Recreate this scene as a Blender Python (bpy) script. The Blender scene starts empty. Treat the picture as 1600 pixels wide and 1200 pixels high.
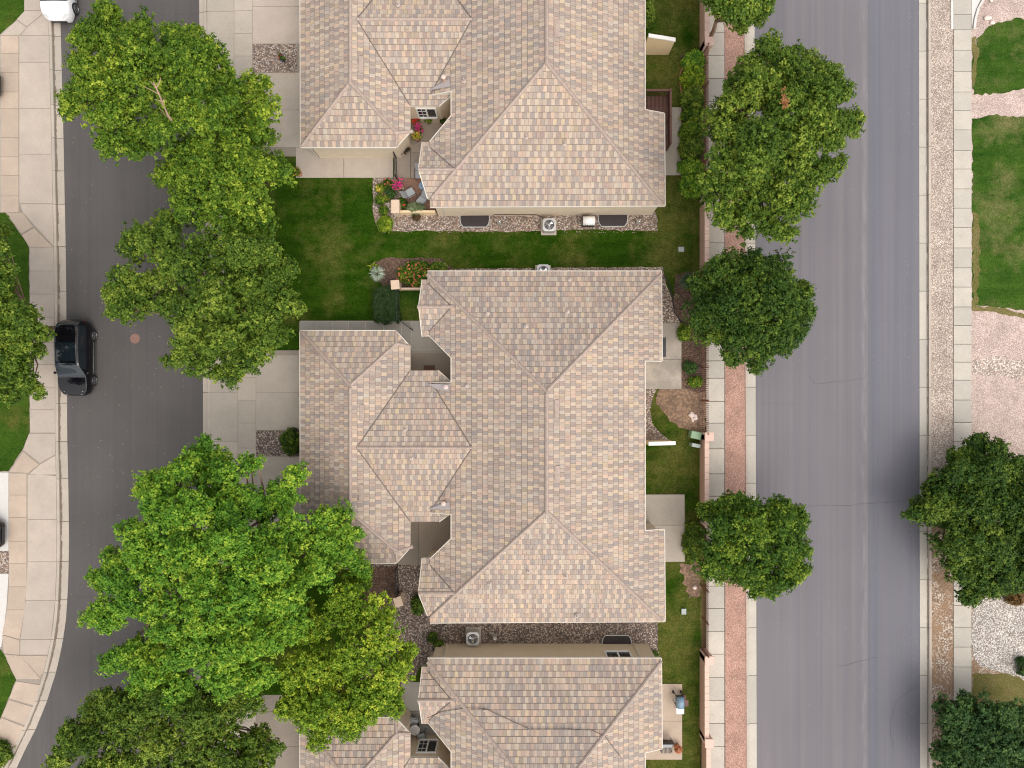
import bpy, bmesh, math, random
import numpy as np
from mathutils import Vector, Matrix
R = math.radians
sc = bpy.context.scene
# ------------------------------------------------------------------ camera, world, sun
H = 43.0            # camera height in metres
K = 0.04            # metres of ground per pixel of the photograph
NY = 612.0          # picture row straight under the camera
cam = bpy.data.cameras.new('camera'); cam.sensor_width = 36; cam.lens = 36*H/(1600*K)
cam.shift_y = (NY-600)/1600.0; cam.clip_start = 0.5; cam.clip_end = 2000
co = bpy.data.objects.new('camera', cam); sc.collection.objects.link(co)
co.location = (0, 0, H); sc.camera = co
SUN_AZ, SUN_EL = 142, 60
w = bpy.data.worlds.new('World'); sc.world = w; w.use_nodes = True
nt = w.node_tree; bg = nt.nodes['Background']
sky = nt.nodes.new('ShaderNodeTexSky'); sky.sky_type = 'NISHITA'; sky.sun_disc = False
sky.sun_elevation = R(SUN_EL); sky.sun_rotation = R(SUN_AZ); sky.dust_density = 4.0; sky.air_density = 1.0
bw = nt.nodes.new('ShaderNodeRGBToBW'); mx = nt.nodes.new('ShaderNodeMix'); mx.data_type = 'RGBA'; mx.inputs[0].default_value = .55   # thin overcast: half the blue is gone
nt.links.new(sky.outputs[0], bw.inputs[0]); nt.links.new(sky.outputs[0], mx.inputs[6]); nt.links.new(bw.outputs[0], mx.inputs[7])
nt.links.new(mx.outputs[2], bg.inputs[0]); bg.inputs[1].default_value = 0.15
sl = bpy.data.lights.new('sun', 'SUN'); sl.energy = 1.5; sl.angle = R(140); sl.color = (1.0, 0.90, 0.76)
so = bpy.data.objects.new('sun', sl); sc.collection.objects.link(so)
sd = Vector((math.sin(R(SUN_AZ))*math.cos(R(SUN_EL)), math.cos(R(SUN_AZ))*math.cos(R(SUN_EL)), math.sin(R(SUN_EL))))
so.rotation_euler = sd.to_track_quat('Z', 'Y').to_euler(); so.location = sd*100
sc.view_settings.view_transform = 'Standard'; sc.view_settings.look = 'None'
sc.view_settings.exposure = 0.58; sc.view_settings.gamma = 1; sc.view_settings.use_curve_mapping = False
sc.render.engine = 'CYCLES'
sc.cycles.filter_width = 1.1; sc.cycles.max_bounces = 6; sc.cycles.transparent_max_bounces = 8

# ------------------------------------------------------------------ helpers
rnd = random.Random(7)
def P(px, py, z=0.0):
    s = K*(H-z)/H
    return Vector(((px-800)*s, (NY-py)*s, z))
def link(o): sc.collection.objects.link(o); return o
def tag(o, label=None, cat=None, group=None, kind=None):
    if label: o['label'] = label
    if cat: o['category'] = cat
    if group: o['group'] = group
    if kind: o['kind'] = kind
    return o
def thing(name, loc, label, cat, group=None, rz=0):
    o = bpy.data.objects.new(name, None); link(o); o.location = loc; o.rotation_euler = (0, 0, rz)
    o.empty_display_size = .3
    return tag(o, label, cat, group)
class MB:
    def __init__(s): s.v = []; s.f = []; s.uv = []; s.t = []; s.cur = 0.5
    def face(s, pts, uv=None, t=None):
        i = len(s.v); s.v += [tuple(p) for p in pts]; s.f.append(tuple(range(i, i+len(pts))))
        s.uv.append(uv); s.t.append(s.cur if t is None else t)
    def box(s, x0, y0, z0, x1, y1, z1, rz=0, c=None):
        pts = [Vector((x, y, z)) for z in (z0, z1) for x, y in ((x0, y0), (x1, y0), (x1, y1), (x0, y1))]
        if rz:
            c = Vector(c) if c else Vector(((x0+x1)/2, (y0+y1)/2, 0)); m = Matrix.Rotation(rz, 3, 'Z')
            pts = [m @ (p-Vector((c.x, c.y, 0)))+Vector((c.x, c.y, 0)) for p in pts]
        s.hexa(pts)
    def hexa(s, p):
        i = len(s.v); s.v += [tuple(q) for q in p]
        for f in ((3, 2, 1, 0), (4, 5, 6, 7), (0, 1, 5, 4), (1, 2, 6, 5), (2, 3, 7, 6), (3, 0, 4, 7)):
            s.f.append(tuple(i+k for k in f)); s.uv.append(None); s.t.append(s.cur)
    def prism(s, poly, z0, z1):
        n = len(poly); a = sum(poly[k][0]*poly[(k+1) % n][1]-poly[(k+1) % n][0]*poly[k][1] for k in range(n))
        if a < 0: poly = poly[::-1]
        i = len(s.v); s.v += [(p[0], p[1], z0) for p in poly]+[(p[0], p[1], z1) for p in poly]
        s.f.append(tuple(i+n+k for k in range(n))); s.f.append(tuple(i+k for k in reversed(range(n))))
        for k in range(n): s.f.append((i+k, i+(k+1) % n, i+n+(k+1) % n, i+n+k))
        s.uv += [None]*(n+2); s.t += [s.cur]*(n+2)
    def tube(s, pts, rad, n=8, cap=True):
        pts = [Vector(p) for p in pts]
        if not hasattr(rad, '__len__'): rad = [rad]*len(pts)
        i = len(s.v)
        for k, p in enumerate(pts):
            d = (pts[min(k+1, len(pts)-1)]-pts[max(k-1, 0)])
            d = d.normalized() if d.length > 1e-6 else Vector((0, 0, 1))
            a = d.cross(Vector((0, 0, 1)) if abs(d.z) < .9 else Vector((1, 0, 0))).normalized(); b = d.cross(a)
            for j in range(n):
                t = 2*math.pi*j/n; s.v.append(tuple(p+(a*math.cos(t)+b*math.sin(t))*rad[k]))
        for k in range(len(pts)-1):
            for j in range(n):
                s.f.append((i+k*n+j, i+k*n+(j+1) % n, i+(k+1)*n+(j+1) % n, i+(k+1)*n+j)); s.uv.append(None); s.t.append(s.cur)
        if cap:
            s.f.append(tuple(i+j for j in reversed(range(n)))); s.f.append(tuple(i+(len(pts)-1)*n+j for j in range(n)))
            s.uv += [None]*2; s.t += [s.cur]*2
    def lathe(s, c, prof, n=20):   # prof: (radius, z)
        s.tube([(c[0], c[1], c[2]+z+1e-5*k) for k, (r, z) in enumerate(prof)], [max(r, .001) for r, z in prof], n)
    def ell(s, c, r, n=10, m=6):
        s.lathe(c, [(r[0]*math.sin(math.pi*k/m)+.001, -r[2]*math.cos(math.pi*k/m)) for k in range(m+1)], n)
    def build(s, name, mt, parent=None, smooth=False, bevel=0):
        me = bpy.data.meshes.new(name); off = parent.location if parent is not None and not s.__dict__.get('local') else Vector((0, 0, 0))
        me.from_pydata([(x-off[0], y-off[1], z-off[2]) for x, y, z in s.v], [], s.f)
        if any(u is not None for u in s.uv):
            ul = me.uv_layers.new(name='UVMap'); k = 0
            for f, u in zip(s.f, s.uv):
                for j in range(len(f)):
                    if u is not None: ul.data[k].uv = u[j]
                    k += 1
        at = me.attributes.new('tint', 'FLOAT', 'FACE'); at.data.foreach_set('value', s.t)
        me.materials.append(mt)
        if smooth: me.polygons.foreach_set('use_smooth', [True]*len(me.polygons))
        me.update()
        o = bpy.data.objects.new(name, me); link(o)
        if parent is not None: o.parent = parent
        if bevel:
            b = o.modifiers.new('bevel', 'BEVEL'); b.width = bevel; b.segments = 2; b.limit_method = 'ANGLE'
        return o
def LB():
    m = MB(); m.local = True; return m
def copy_tree(o, parent=None):
    c = o.copy(); link(c)
    if parent is not None: c.parent = parent
    for ch in list(o.children): copy_tree(ch, c)
    return c
def rough_poly(poly, amp=2.0, step=7, seed=1):
    r = random.Random(seed); out = []
    n = len(poly)
    for k in range(n):
        a = Vector(poly[k]); b = Vector(poly[(k+1) % n]); L = (b-a).length; m = max(1, int(L/step))
        nrm = Vector((-(b-a).y, (b-a).x))/max(L, 1e-6)
        for j in range(m): out.append(a.lerp(b, j/m)+nrm*(r.uniform(-amp, amp) if j else 0))
    return out
def PX(poly, z=0): return [P(p[0], p[1], z) for p in poly]

# ------------------------------------------------------------------ materials
def newmat(name):
    m = bpy.data.materials.new(name); m.use_nodes = True
    return m, m.node_tree, m.node_tree.nodes['Principled BSDF']
def nd(nt, t, ins=None, **kw):
    n = nt.nodes.new(t)
    for k, v in kw.items(): setattr(n, k, v)
    for k, v in (ins or {}).items():
        if hasattr(v, 'bl_idname') or isinstance(v, bpy.types.NodeSocket): nt.links.new(v, n.inputs[k])
        else: n.inputs[k].default_value = v
    return n
def ramp(nt, fac, stops, interp='LINEAR'):
    n = nt.nodes.new('ShaderNodeValToRGB'); n.color_ramp.interpolation = interp; e = n.color_ramp.elements
    while len(e) < len(stops): e.new(.5)
    for el, (p, c) in zip(e, stops): el.position = p; el.color = (*c, 1) if len(c) == 3 else c
    nt.links.new(fac, n.inputs[0]); return n.outputs[0]
def coords(nt, scale=(1, 1, 1)):
    tc = nd(nt, 'ShaderNodeNewGeometry'); mp = nd(nt, 'ShaderNodeMapping', {0: tc.outputs['Position']}); mp.inputs['Scale'].default_value = scale
    return mp.outputs[0]
def noise(nt, vec, scale, detail=3, rough=.55): return nd(nt, 'ShaderNodeTexNoise', {'Vector': vec, 'Scale': scale, 'Detail': detail, 'Roughness': rough}).outputs[0]
def mixc(nt, fac, a, b, mode='MIX'):
    n = nt.nodes.new('ShaderNodeMix'); n.data_type = 'RGBA'; n.blend_type = mode
    for i, v in ((0, fac), (6, a), (7, b)):
        if isinstance(v, bpy.types.NodeSocket): nt.links.new(v, n.inputs[i])
        else: n.inputs[i].default_value = (*v, 1) if isinstance(v, tuple) and len(v) == 3 else v
    return n.outputs[2]
def math_(nt, op, a, b=0.0, c=0.0):
    n = nt.nodes.new('ShaderNodeMath'); n.operation = op
    for i, v in enumerate((a, b, c)):
        if isinstance(v, bpy.types.NodeSocket): nt.links.new(v, n.inputs[i])
        else: n.inputs[i].default_value = v
    return n.outputs[0]
def bump(nt, bs, h, strength=.5, dist=.02):
    n = nd(nt, 'ShaderNodeBump', {'Height': h, 'Strength': strength, 'Distance': dist}); nt.links.new(n.outputs[0], bs.inputs['Normal'])
def plain(name, col, rough=.6, metal=0, var=.12, scale=6, bmp=0):
    m, nt, b = newmat(name); v = coords(nt); n = noise(nt, v, scale, 4)
    c = mixc(nt, n, tuple(x*(1-var) for x in col), tuple(min(1, x*(1+var)) for x in col)); nt.links.new(c, b.inputs['Base Color'])
    b.inputs['Roughness'].default_value = rough; b.inputs['Metallic'].default_value = metal
    if bmp: bump(nt, b, noise(nt, v, 40, 3), bmp, .01)
    return m
def concrete(name, col, tintamt=.22, stain=.5):
    m, nt, b = newmat(name); v = coords(nt)
    at = nd(nt, 'ShaderNodeAttribute', attribute_name='tint')
    c = mixc(nt, at.outputs['Fac'], tuple(x*(1-tintamt) for x in col), (min(1, col[0]*(1+tintamt*.7)), min(1, col[1]*(1+tintamt*.5)), min(1, col[2]*(1+tintamt*.35))))
    s1 = ramp(nt, noise(nt, v, .9, 6, .65), [(.35, (0, 0, 0)), (.7, (1, 1, 1))])
    c = mixc(nt, math_(nt, 'MULTIPLY', s1, stain), c, tuple(x*.72 for x in col))
    f = ramp(nt, noise(nt, v, 22, 3, .7), [(.3, (.86, .86, .86)), (.7, (1.1, 1.1, 1.1))])
    c = mixc(nt, 1.0, c, f, 'MULTIPLY')
    nt.links.new(c, b.inputs['Base Color']); b.inputs['Roughness'].default_value = .9
    bump(nt, b, noise(nt, v, 60, 2), .25, .01)
    return m
def asphalt(name, ca, cb, blot, seam=None):
    m, nt, b = newmat(name)
    v1 = coords(nt, (1.3, .012, 1)); v2 = coords(nt, (1, 1, 1)); v3 = coords(nt, (4.5, .05, 1))
    a = ramp(nt, noise(nt, v1, 1, 3, .6), [(.32, ca), (.5, tuple((x+y)/2 for x, y in zip(ca, cb))), (.68, cb)])
    c = mixc(nt, 1.0, a, ramp(nt, noise(nt, v3, 1, 2), [(.3, (.94,)*3), (.7, (1.05,)*3)]), 'MULTIPLY')
    c = mixc(nt, 1.0, c, ramp(nt, noise(nt, v2, .22, 5, .6), [(.3, (1-blot,)*3), (.7, (1+blot,)*3)]), 'MULTIPLY')
    c = mixc(nt, 1.0, c, ramp(nt, noise(nt, v2, 34, 3, .8), [(.3, (.78,)*3), (.72, (1.2,)*3)]), 'MULTIPLY')
    if seam is not None:
        sx = nd(nt, 'ShaderNodeSeparateXYZ', {0: v2}); wob = math_(nt, 'MULTIPLY', math_(nt, 'SUBTRACT', noise(nt, v2, .5, 4), .5), .5)
        d = math_(nt, 'ABSOLUTE', math_(nt, 'SUBTRACT', math_(nt, 'ADD', sx.outputs[0], wob), seam))
        k = ramp(nt, d, [(0, (1,)*3), (.09, (.5,)*3), (.28, (0,)*3)])
        k = math_(nt, 'MULTIPLY', k, ramp(nt, noise(nt, coords(nt, (3, .5, 1)), 1.3, 5, .7), [(.38, (0,)*3), (.6, (1,)*3)]))
        c = mixc(nt, math_(nt, 'MULTIPLY', k, .55), c, tuple(x*1.5 for x in cb))
        k2 = ramp(nt, math_(nt, 'ABSOLUTE', math_(nt, 'SUBTRACT', sx.outputs[0], seam+.3)), [(0, (1,)*3), (.05, (0,)*3)])
        c = mixc(nt, math_(nt, 'MULTIPLY', k2, .35), c, tuple(x*.5 for x in ca))
        side = math_(nt, 'GREATER_THAN', sx.outputs[0], seam+.3)
        c = mixc(nt, math_(nt, 'MULTIPLY', side, .75), c, mixc(nt, 1.0, c, (.86, .92, 1.0), 'MULTIPLY'))
    nt.links.new(c, b.inputs['Base Color']); b.inputs['Roughness'].default_value = .88
    bump(nt, b, noise(nt, v2, 50, 2), .3, .01)
    return m
def grass(name, dark, mid, dry, dryamt=.4, place=None):
    m, nt, b = newmat(name); v = coords(nt); vs = coords(nt, (.25, 1.3, 1))
    c = mixc(nt, ramp(nt, noise(nt, vs, .9, 5, .65), [(.33, (0,)*3), (.66, (1,)*3)]), dark, mid)
    nz = noise(nt, v, .38, 6, .68)
    if place:
        sx = nd(nt, 'ShaderNodeSeparateXYZ', {0: v}); far = nd(nt, 'ShaderNodeMapRange', {0: sx.outputs[0], 1: place[0], 2: place[1], 3: 0.0, 4: .13}); nz = math_(nt, 'ADD', nz, far.outputs[0])
    k = ramp(nt, nz, [(.62-dryamt*.3, (0,)*3), (.78-dryamt*.2, (1,)*3)])
    c = mixc(nt, math_(nt, 'MULTIPLY', k, .75), c, dry)
    c = mixc(nt, 1.0, c, ramp(nt, noise(nt, v, 13, 5, .8), [(.3, (.35,)*3), (.7, (1.8,)*3)]), 'MULTIPLY')
    c = mixc(nt, ramp(nt, noise(nt, v, 4.5, 4, .8), [(.5, (0,)*3), (.68, (.7,)*3)]), c, mid)
    c = mixc(nt, ramp(nt, noise(nt, v, 2.1, 5, .75), [(.3, (.6,)*3), (.5, (0,)*3)]), c, dark)
    nt.links.new(c, b.inputs['Base Color']); b.inputs['Roughness'].default_value = 1; b.inputs['Specular IOR Level'].default_value = .03
    bump(nt, b, noise(nt, v, 26, 5, .8), 1.0, .05)
    return m
def gravel(name, cols, scale=11, soil=(.12, .08, .05), soilamt=0.0):
    m, nt, b = newmat(name); v = coords(nt)
    vo = nd(nt, 'ShaderNodeTexVoronoi', {'Vector': v, 'Scale': scale, 'Randomness': 1.0})
    sp = nd(nt, 'ShaderNodeSeparateColor', {0: vo.outputs['Color']})
    n = len(cols); c = ramp(nt, sp.outputs[0], [((i+.5)/n, x) for i, x in enumerate(cols)], 'CONSTANT' if n > 4 else 'LINEAR')
    c = mixc(nt, ramp(nt, vo.outputs['Distance'], [(.45, (0,)*3), (.75, (.8,)*3)]), c, soil)
    c = mixc(nt, 1.0, c, ramp(nt, noise(nt, v, .8, 5, .6), [(.3, (.8,)*3), (.7, (1.15,)*3)]), 'MULTIPLY')
    if soilamt: c = mixc(nt, ramp(nt, noise(nt, v, .9, 5, .7), [(.62-soilamt*.25, (0,)*3), (.7-soilamt*.15, (1,)*3)]), c, mixc(nt, noise(nt, v, 18, 4, .8), soil, tuple(x*2.6 for x in soil)))
    nt.links.new(c, b.inputs['Base Color']); b.inputs['Roughness'].default_value = .85
    bump(nt, b, math_(nt, 'SUBTRACT', 1.0, vo.outputs['Distance']), 1.0, .04)
    return m
def tile_mat():
    m, nt, b = newmat('roof_tile')
    uv = nd(nt, 'ShaderNodeUVMap'); s = nd(nt, 'ShaderNodeSeparateXYZ', {0: uv.outputs[0]})
    row = math_(nt, 'FLOOR', s.outputs[1])
    par = math_(nt, 'MULTIPLY', math_(nt, 'FLOORED_MODULO', row, 2.0), .5)
    uu = math_(nt, 'ADD', math_(nt, 'DIVIDE', s.outputs[0], .225), par); col = math_(nt, 'FLOOR', uu); fu = math_(nt, 'FRACT', uu)
    oi = nd(nt, 'ShaderNodeObjectInfo'); cb = nd(nt, 'ShaderNodeCombineXYZ', {0: col, 1: row, 2: math_(nt, 'MULTIPLY', oi.outputs['Random'], 50.0)})
    wn = nd(nt, 'ShaderNodeTexWhiteNoise', {'Vector': cb.outputs[0]}, noise_dimensions='3D')
    # pairs of neighbouring tiles tend to share a batch colour
    cb2 = nd(nt, 'ShaderNodeCombineXYZ', {0: math_(nt, 'FLOOR', math_(nt, 'DIVIDE', col, 2.0)), 1: row, 2: 9.0}); wn2 = nd(nt, 'ShaderNodeTexWhiteNoise', {'Vector': cb2.outputs[0]}, noise_dimensions='3D')
    alt = math_(nt, 'FLOORED_MODULO', col, 2.0)
    t = math_(nt, 'ADD', math_(nt, 'ADD', math_(nt, 'MULTIPLY', wn.outputs[0], .56), math_(nt, 'MULTIPLY', wn2.outputs[0], .06)), math_(nt, 'MULTIPLY', alt, .38))
    t = math_(nt, 'ADD', t, math_(nt, 'MULTIPLY', math_(nt, 'SUBTRACT', fu, .5), math_(nt, 'MULTIPLY', math_(nt, 'SUBTRACT', wn2.outputs[0], .5), .5)))
    c = ramp(nt, t, [(.05, TD), (.32, TG), (.46, TM), (.56, TP), (.72, TL), (.95, TLL)])
    hue = nd(nt, 'ShaderNodeSeparateColor', {0: wn.outputs[1]}).outputs[1]   # kiln variation: pinkish, plain and straw-coloured tiles
    c = mixc(nt, 1.0, c, ramp(nt, hue, [(.0, (.90, .98, 1.06)), (.25, (1.0, 1.0, 1.0)), (.6, (1.0, 1.0, 1.0)), (.8, (1.08, .96, .95)), (1.0, (1.02, 1.02, .86))]), 'MULTIPLY')
    # streaky blend inside a tile
    v = coords(nt); st = noise(nt, nd(nt, 'ShaderNodeCombineXYZ', {0: math_(nt, 'MULTIPLY', s.outputs[0], 9.0), 1: math_(nt, 'MULTIPLY', s.outputs[1], .8), 2: 0.0}).outputs[0], 1.6, 3, .7)
    c = mixc(nt, ramp(nt, st, [(.4, (0,)*3), (.68, (.5,)*3)]), c, TM)
    c = mixc(nt, 1.0, c, ramp(nt, noise(nt, v, .5, 4), [(.3, (.88, .89, .91)), (.7, (1.08, 1.06, 1.03))]), 'MULTIPLY')
    c = mixc(nt, ramp(nt, noise(nt, v, 1.7, 6, .75), [(.60, (0,)*3), (.80, (.4,)*3)]), c, (.17, .145, .125))
    nt.links.new(c, b.inputs['Base Color']); b.inputs['Roughness'].default_value = .82
    e = math_(nt, 'ABSOLUTE', math_(nt, 'SUBTRACT', fu, .5)); g = ramp(nt, e, [(.44, (1,)*3), (.49, (0,)*3)])
    g2 = ramp(nt, math_(nt, 'ABSOLUTE', math_(nt, 'SUBTRACT', e, .0)), [(.0, (.7,)*3), (.05, (1,)*3)])
    hgt = math_(nt, 'ADD', math_(nt, 'MULTIPLY', math_(nt, 'MULTIPLY', g, g2), 1.0), math_(nt, 'MULTIPLY', wn.outputs[0], .7))
    bump(nt, b, hgt, .8, .02)
    return m
TD = (.268, .221, .198); TG = (.296, .245, .213); TM = (.352, .285, .233); TP = (.425, .337, .266); TL = (.462, .370, .286); TLL = (.485, .399, .308)
M = {}
M['tile'] = tile_mat()
M['cap'] = plain('ridge_tile', (.36, .285, .24), .8, 0, .3, 5)
M['butt_shade'] = plain('tile_butt_shade', (.20, .16, .135), .9)  # gap shade under each tile course, put into the riser colour
M['valley'] = plain('valley_metal', (.12, .095, .08), .6)
M['trim'] = plain('cream_trim', (.72, .66, .56), .5)
M['gutter'] = plain('white_gutter', (.60, .55, .47), .5)
M['soffit'] = plain('soffit', (.5, .42, .32), .8)
def wall_mat():
    m, nt, b = newmat('stucco_siding'); v = coords(nt); s = nd(nt, 'ShaderNodeSeparateXYZ', {0: v})
    c = mixc(nt, noise(nt, v, 2.2, 5), (.64, .53, .39), (.76, .65, .50)); nt.links.new(c, b.inputs['Base Color'])
    b.inputs['Roughness'].default_value = .9
    bump(nt, b, math_(nt, 'FRACT', math_(nt, 'DIVIDE', s.outputs[2], .2)), .6, .03); return m
M['wall'] = wall_mat()
M['stucco'] = plain('tan_stucco', (.72, .55, .34), .9, 0, .08, 5, .4)
M['conc_w'] = concrete('warm_concrete', (.47, .405, .34), .08)
M['conc_pink'] = concrete('pink_concrete', (.47, .38, .30), .08)
M['conc'] = concrete('grey_concrete', (.46, .41, .345), .12)
M['conc_e'] = concrete('sidewalk_concrete', (.49, .46, .40), .16)
M['conc_pale'] = concrete('pale_concrete', (.60, .59, .56), .08, .1)
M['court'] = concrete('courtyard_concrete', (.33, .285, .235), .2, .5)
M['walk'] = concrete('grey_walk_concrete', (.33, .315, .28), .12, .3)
M['joint'] = plain('joint_dirt', (.29, .25, .205), .95)
M['asph_w'] = asphalt('dark_asphalt', (.084, .078, .075), (.097, .089, .084), .10)
M['asph_e'] = asphalt('worn_asphalt', (.142, .137, .152), (.172, .159, .166), .035, 22.0)
M['crack'] = plain('crack_dirt', (.07, .066, .066), .95)
M['lawn'] = grass('lawn_grass', (.011, .036, .002), (.033, .076, .005), (.125, .12, .03), .5, (7.0, 9.5))
M['lawn_dry'] = grass('tired_grass', (.028, .05, .011), (.07, .09, .018), (.17, .135, .055), .95)
M['lawn_lush'] = grass('lush_grass', (.024, .062, .007), (.055, .105, .012), (.13, .12, .03), .3)
M['lawn_east'] = grass('east_grass', (.020, .060, .007), (.055, .108, .015), (.19, .17, .07), .5)
M['drygrass'] = grass('straw_grass', (.15, .13, .045), (.12, .12, .035), (.24, .19, .09), .6)
M['soil'] = gravel('bare_soil', [(.24, .15, .09), (.30, .19, .12), (.19, .12, .08)], 7, (.13, .085, .055), 0)
M['mulch'] = gravel('bark_mulch', [(.09, .055, .035), (.15, .085, .055), (.21, .13, .09), (.07, .045, .03)], 14, (.05, .03, .02))
M['gravel'] = gravel('river_gravel', [(.16, .12, .10), (.46, .38, .31), (.32, .22, .17), (.24, .19, .16), (.56, .49, .42), (.38, .27, .20)], 13, (.13, .095, .07))
M['gravel_dark'] = gravel('dark_river_gravel', [(.10, .08, .07), (.34, .27, .22), (.20, .14, .11), (.15, .12, .10), (.44, .37, .31), (.25, .17, .12)], 13, (.07, .05, .04))
M['gravel_red'] = gravel('red_gravel', [(.44, .25, .19), (.52, .31, .24), (.37, .20, .155), (.57, .38, .30), (.42, .27, .21)], 19, (.34, .20, .15))
M['gravel_pale'] = gravel('pale_gravel', [(.38, .31, .26), (.60, .52, .44), (.48, .39, .33), (.32, .26, .22), (.64, .56, .49), (.50, .40, .33)], 15, (.26, .19, .14))
M['gravel_pink'] = gravel('pink_gravel', [(.50, .39, .34), (.59, .48, .42), (.40, .31, .27), (.64, .54, .48), (.52, .42, .38)], 17, (.42, .29, .24))
M['gravel_mix'] = gravel('mixed_gravel', [(.42, .35, .30), (.62, .50, .43), (.26, .22, .19), (.68, .60, .52), (.55, .43, .36)], 12, (.28, .21, .17))
M['gravel_white'] = gravel('white_gravel', [(.58, .54, .49), (.38, .34, .30), (.68, .65, .60), (.30, .26, .23), (.56, .51, .46)], 14, (.20, .16, .13))
M['gravel_soil'] = gravel('soil_and_gravel', [(.40, .30, .22), (.55, .45, .36), (.25, .17, .12), (.60, .52, .44), (.32, .22, .15)], 11, (.15, .095, .055), .75)
M['mason'] = plain('pink_masonry', (.50, .32, .235), .9, 0, .1, 9, .5)
M['mason_cap'] = plain('pink_cap', (.62, .44, .36), .85, 0, .1, 9, .3)
M['iron_red'] = plain('rust_brown_iron', (.19, .07, .05), .6)
M['iron'] = plain('black_iron', (.02, .02, .022), .45)
M['bark'] = plain('bark', (.24, .165, .11), .95, 0, .35, 8, .8)
M['bark_pale'] = plain('pale_bark', (.36, .25, .17), .95, 0, .2, 8)
M['stone'] = plain('sandstone', (.60, .46, .34), .9, 0, .25, 9, .8)
M['rock'] = plain('pale_rock', (.70, .58, .52), .9, 0, .2, 9, .8)
M['brick'] = plain('brick_paver', (.26, .15, .105), .9, 0, .4, 7, .5)
M['metal'] = plain('painted_grey_metal', (.50, .50, .49), .45, .3)
M['vent'] = plain('weathered_flashing', (.42, .35, .31), .6)
M['lead'] = plain('lead_flashing', (.33, .30, .29), .7, 0, .2)
M['metal_dk'] = plain('dark_metal', (.05, .05, .055), .4, .5)
M['white'] = plain('white_plastic', (.78, .77, .74), .45, 0, .05)
M['clay'] = plain('clay', (.50, .30, .22), .7)
M['clay_pale'] = plain('pale_clay', (.60, .47, .41), .7)
M['copper'] = plain('glazed_copper_pot', (.50, .17, .07), .3, .3, .4, 8)
M['green_box'] = plain('green_utility_paint', (.22, .34, .20), .55)
M['blue_box'] = plain('grey_green_utility_paint', (.35, .40, .37), .55)
M['wood'] = plain('dark_brown_wood', (.13, .06, .045), .7, 0, .3, 10)
M['fabric'] = plain('grey_sling_fabric', (.33, .35, .36), .85, 0, .1)
M['grey_blue'] = plain('blue_grey_enamel', (.16, .25, .33), .35)
M['well'] = plain('window_well_plastic', (.028, .022, .024), .4, 0, .4, 4)
M['red_fl'] = plain('red_petals', (.55, .02, .03), .6, 0, .4, 20); M['pink_fl'] = plain('magenta_petals', (.62, .03, .22), .6, 0, .5, 20)
M['yel_fl'] = plain('yellow_petals', (.60, .42, .05), .6, 0, .4, 20); M['or_fl'] = plain('coral_petals', (.55, .13, .07), .6, 0, .4, 20); M['wh_fl'] = plain('white_petals', (.75, .72, .7), .6)
M['blue_pot'] = plain('blue_glazed_pot', (.05, .13, .30), .3); M['terracotta'] = plain('terracotta', (.45, .2, .11), .8)
m, nt, b = newmat('window_glass'); b.inputs['Base Color'].default_value = (.008, .014, .018, 1); b.inputs['Roughness'].default_value = .06; b.inputs['Specular IOR Level'].default_value = .7; M['glass'] = m
m, nt, b = newmat('black_car_paint'); b.inputs['Base Color'].default_value = (.004, .004, .006, 1); b.inputs['Roughness'].default_value = .12; b.inputs['Specular IOR Level'].default_value = .3; b.inputs['Coat Weight'].default_value = .3; b.inputs['Coat Roughness'].default_value = .02; M['paint_k'] = m
m, nt, b = newmat('white_car_paint'); b.inputs['Base Color'].default_value = (.80, .81, .82, 1); b.inputs['Roughness'].default_value = .25; b.inputs['Coat Weight'].default_value = 1; M['paint_w'] = m
m, nt, b = newmat('slate_car_paint'); b.inputs['Base Color'].default_value = (.02, .035, .05, 1); b.inputs['Roughness'].default_value = .2; b.inputs['Coat Weight'].default_value = 1; M['paint_b'] = m
m, nt, b = newmat('tyre_rubber'); b.inputs['Base Color'].default_value = (.012, .012, .012, 1); b.inputs['Roughness'].default_value = .8; M['tyre'] = m
m, nt, b = newmat('alloy'); b.inputs['Base Color'].default_value = (.45, .46, .47, 1); b.inputs['Metallic'].default_value = .8; b.inputs['Roughness'].default_value = .35; M['alloy'] = m
m, nt, b = newmat('chrome'); b.inputs['Base Color'].default_value = (.7, .7, .7, 1); b.inputs['Metallic'].default_value = 1; b.inputs['Roughness'].default_value = .2; M['chrome'] = m
m, nt, b = newmat('headlamp_glass'); b.inputs['Base Color'].default_value = (.5, .5, .48, 1); b.inputs['Roughness'].default_value = .1; M['lamp'] = m
m, nt, b = newmat('red_lamp_glass'); b.inputs['Base Color'].default_value = (.10, .004, .004, 1); b.inputs['Roughness'].default_value = .15; M['tail'] = m
def leaf_mat(name, dark, mid, bright, trans=.2):
    m, nt, b = newmat(name)
    at = nd(nt, 'ShaderNodeAttribute', attribute_name='tint')
    c = ramp(nt, at.outputs['Fac'], [(.05, dark), (.5, mid), (.95, bright)])
    nt.links.new(c, b.inputs['Base Color']); b.inputs['Roughness'].default_value = .6; b.inputs['Specular IOR Level'].default_value = .18
    tr = nd(nt, 'ShaderNodeBsdfTranslucent'); tc = mixc(nt, 1.0, c, (1.25, 1.15, .55), 'MULTIPLY'); nt.links.new(tc, tr.inputs[0])
    mx = nd(nt, 'ShaderNodeMixShader', {0: trans}); nt.links.new(b.outputs[0], mx.inputs[1]); nt.links.new(tr.outputs[0], mx.inputs[2])
    nt.links.new(mx.outputs[0], nt.nodes['Material Output'].inputs[0]); return m

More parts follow.
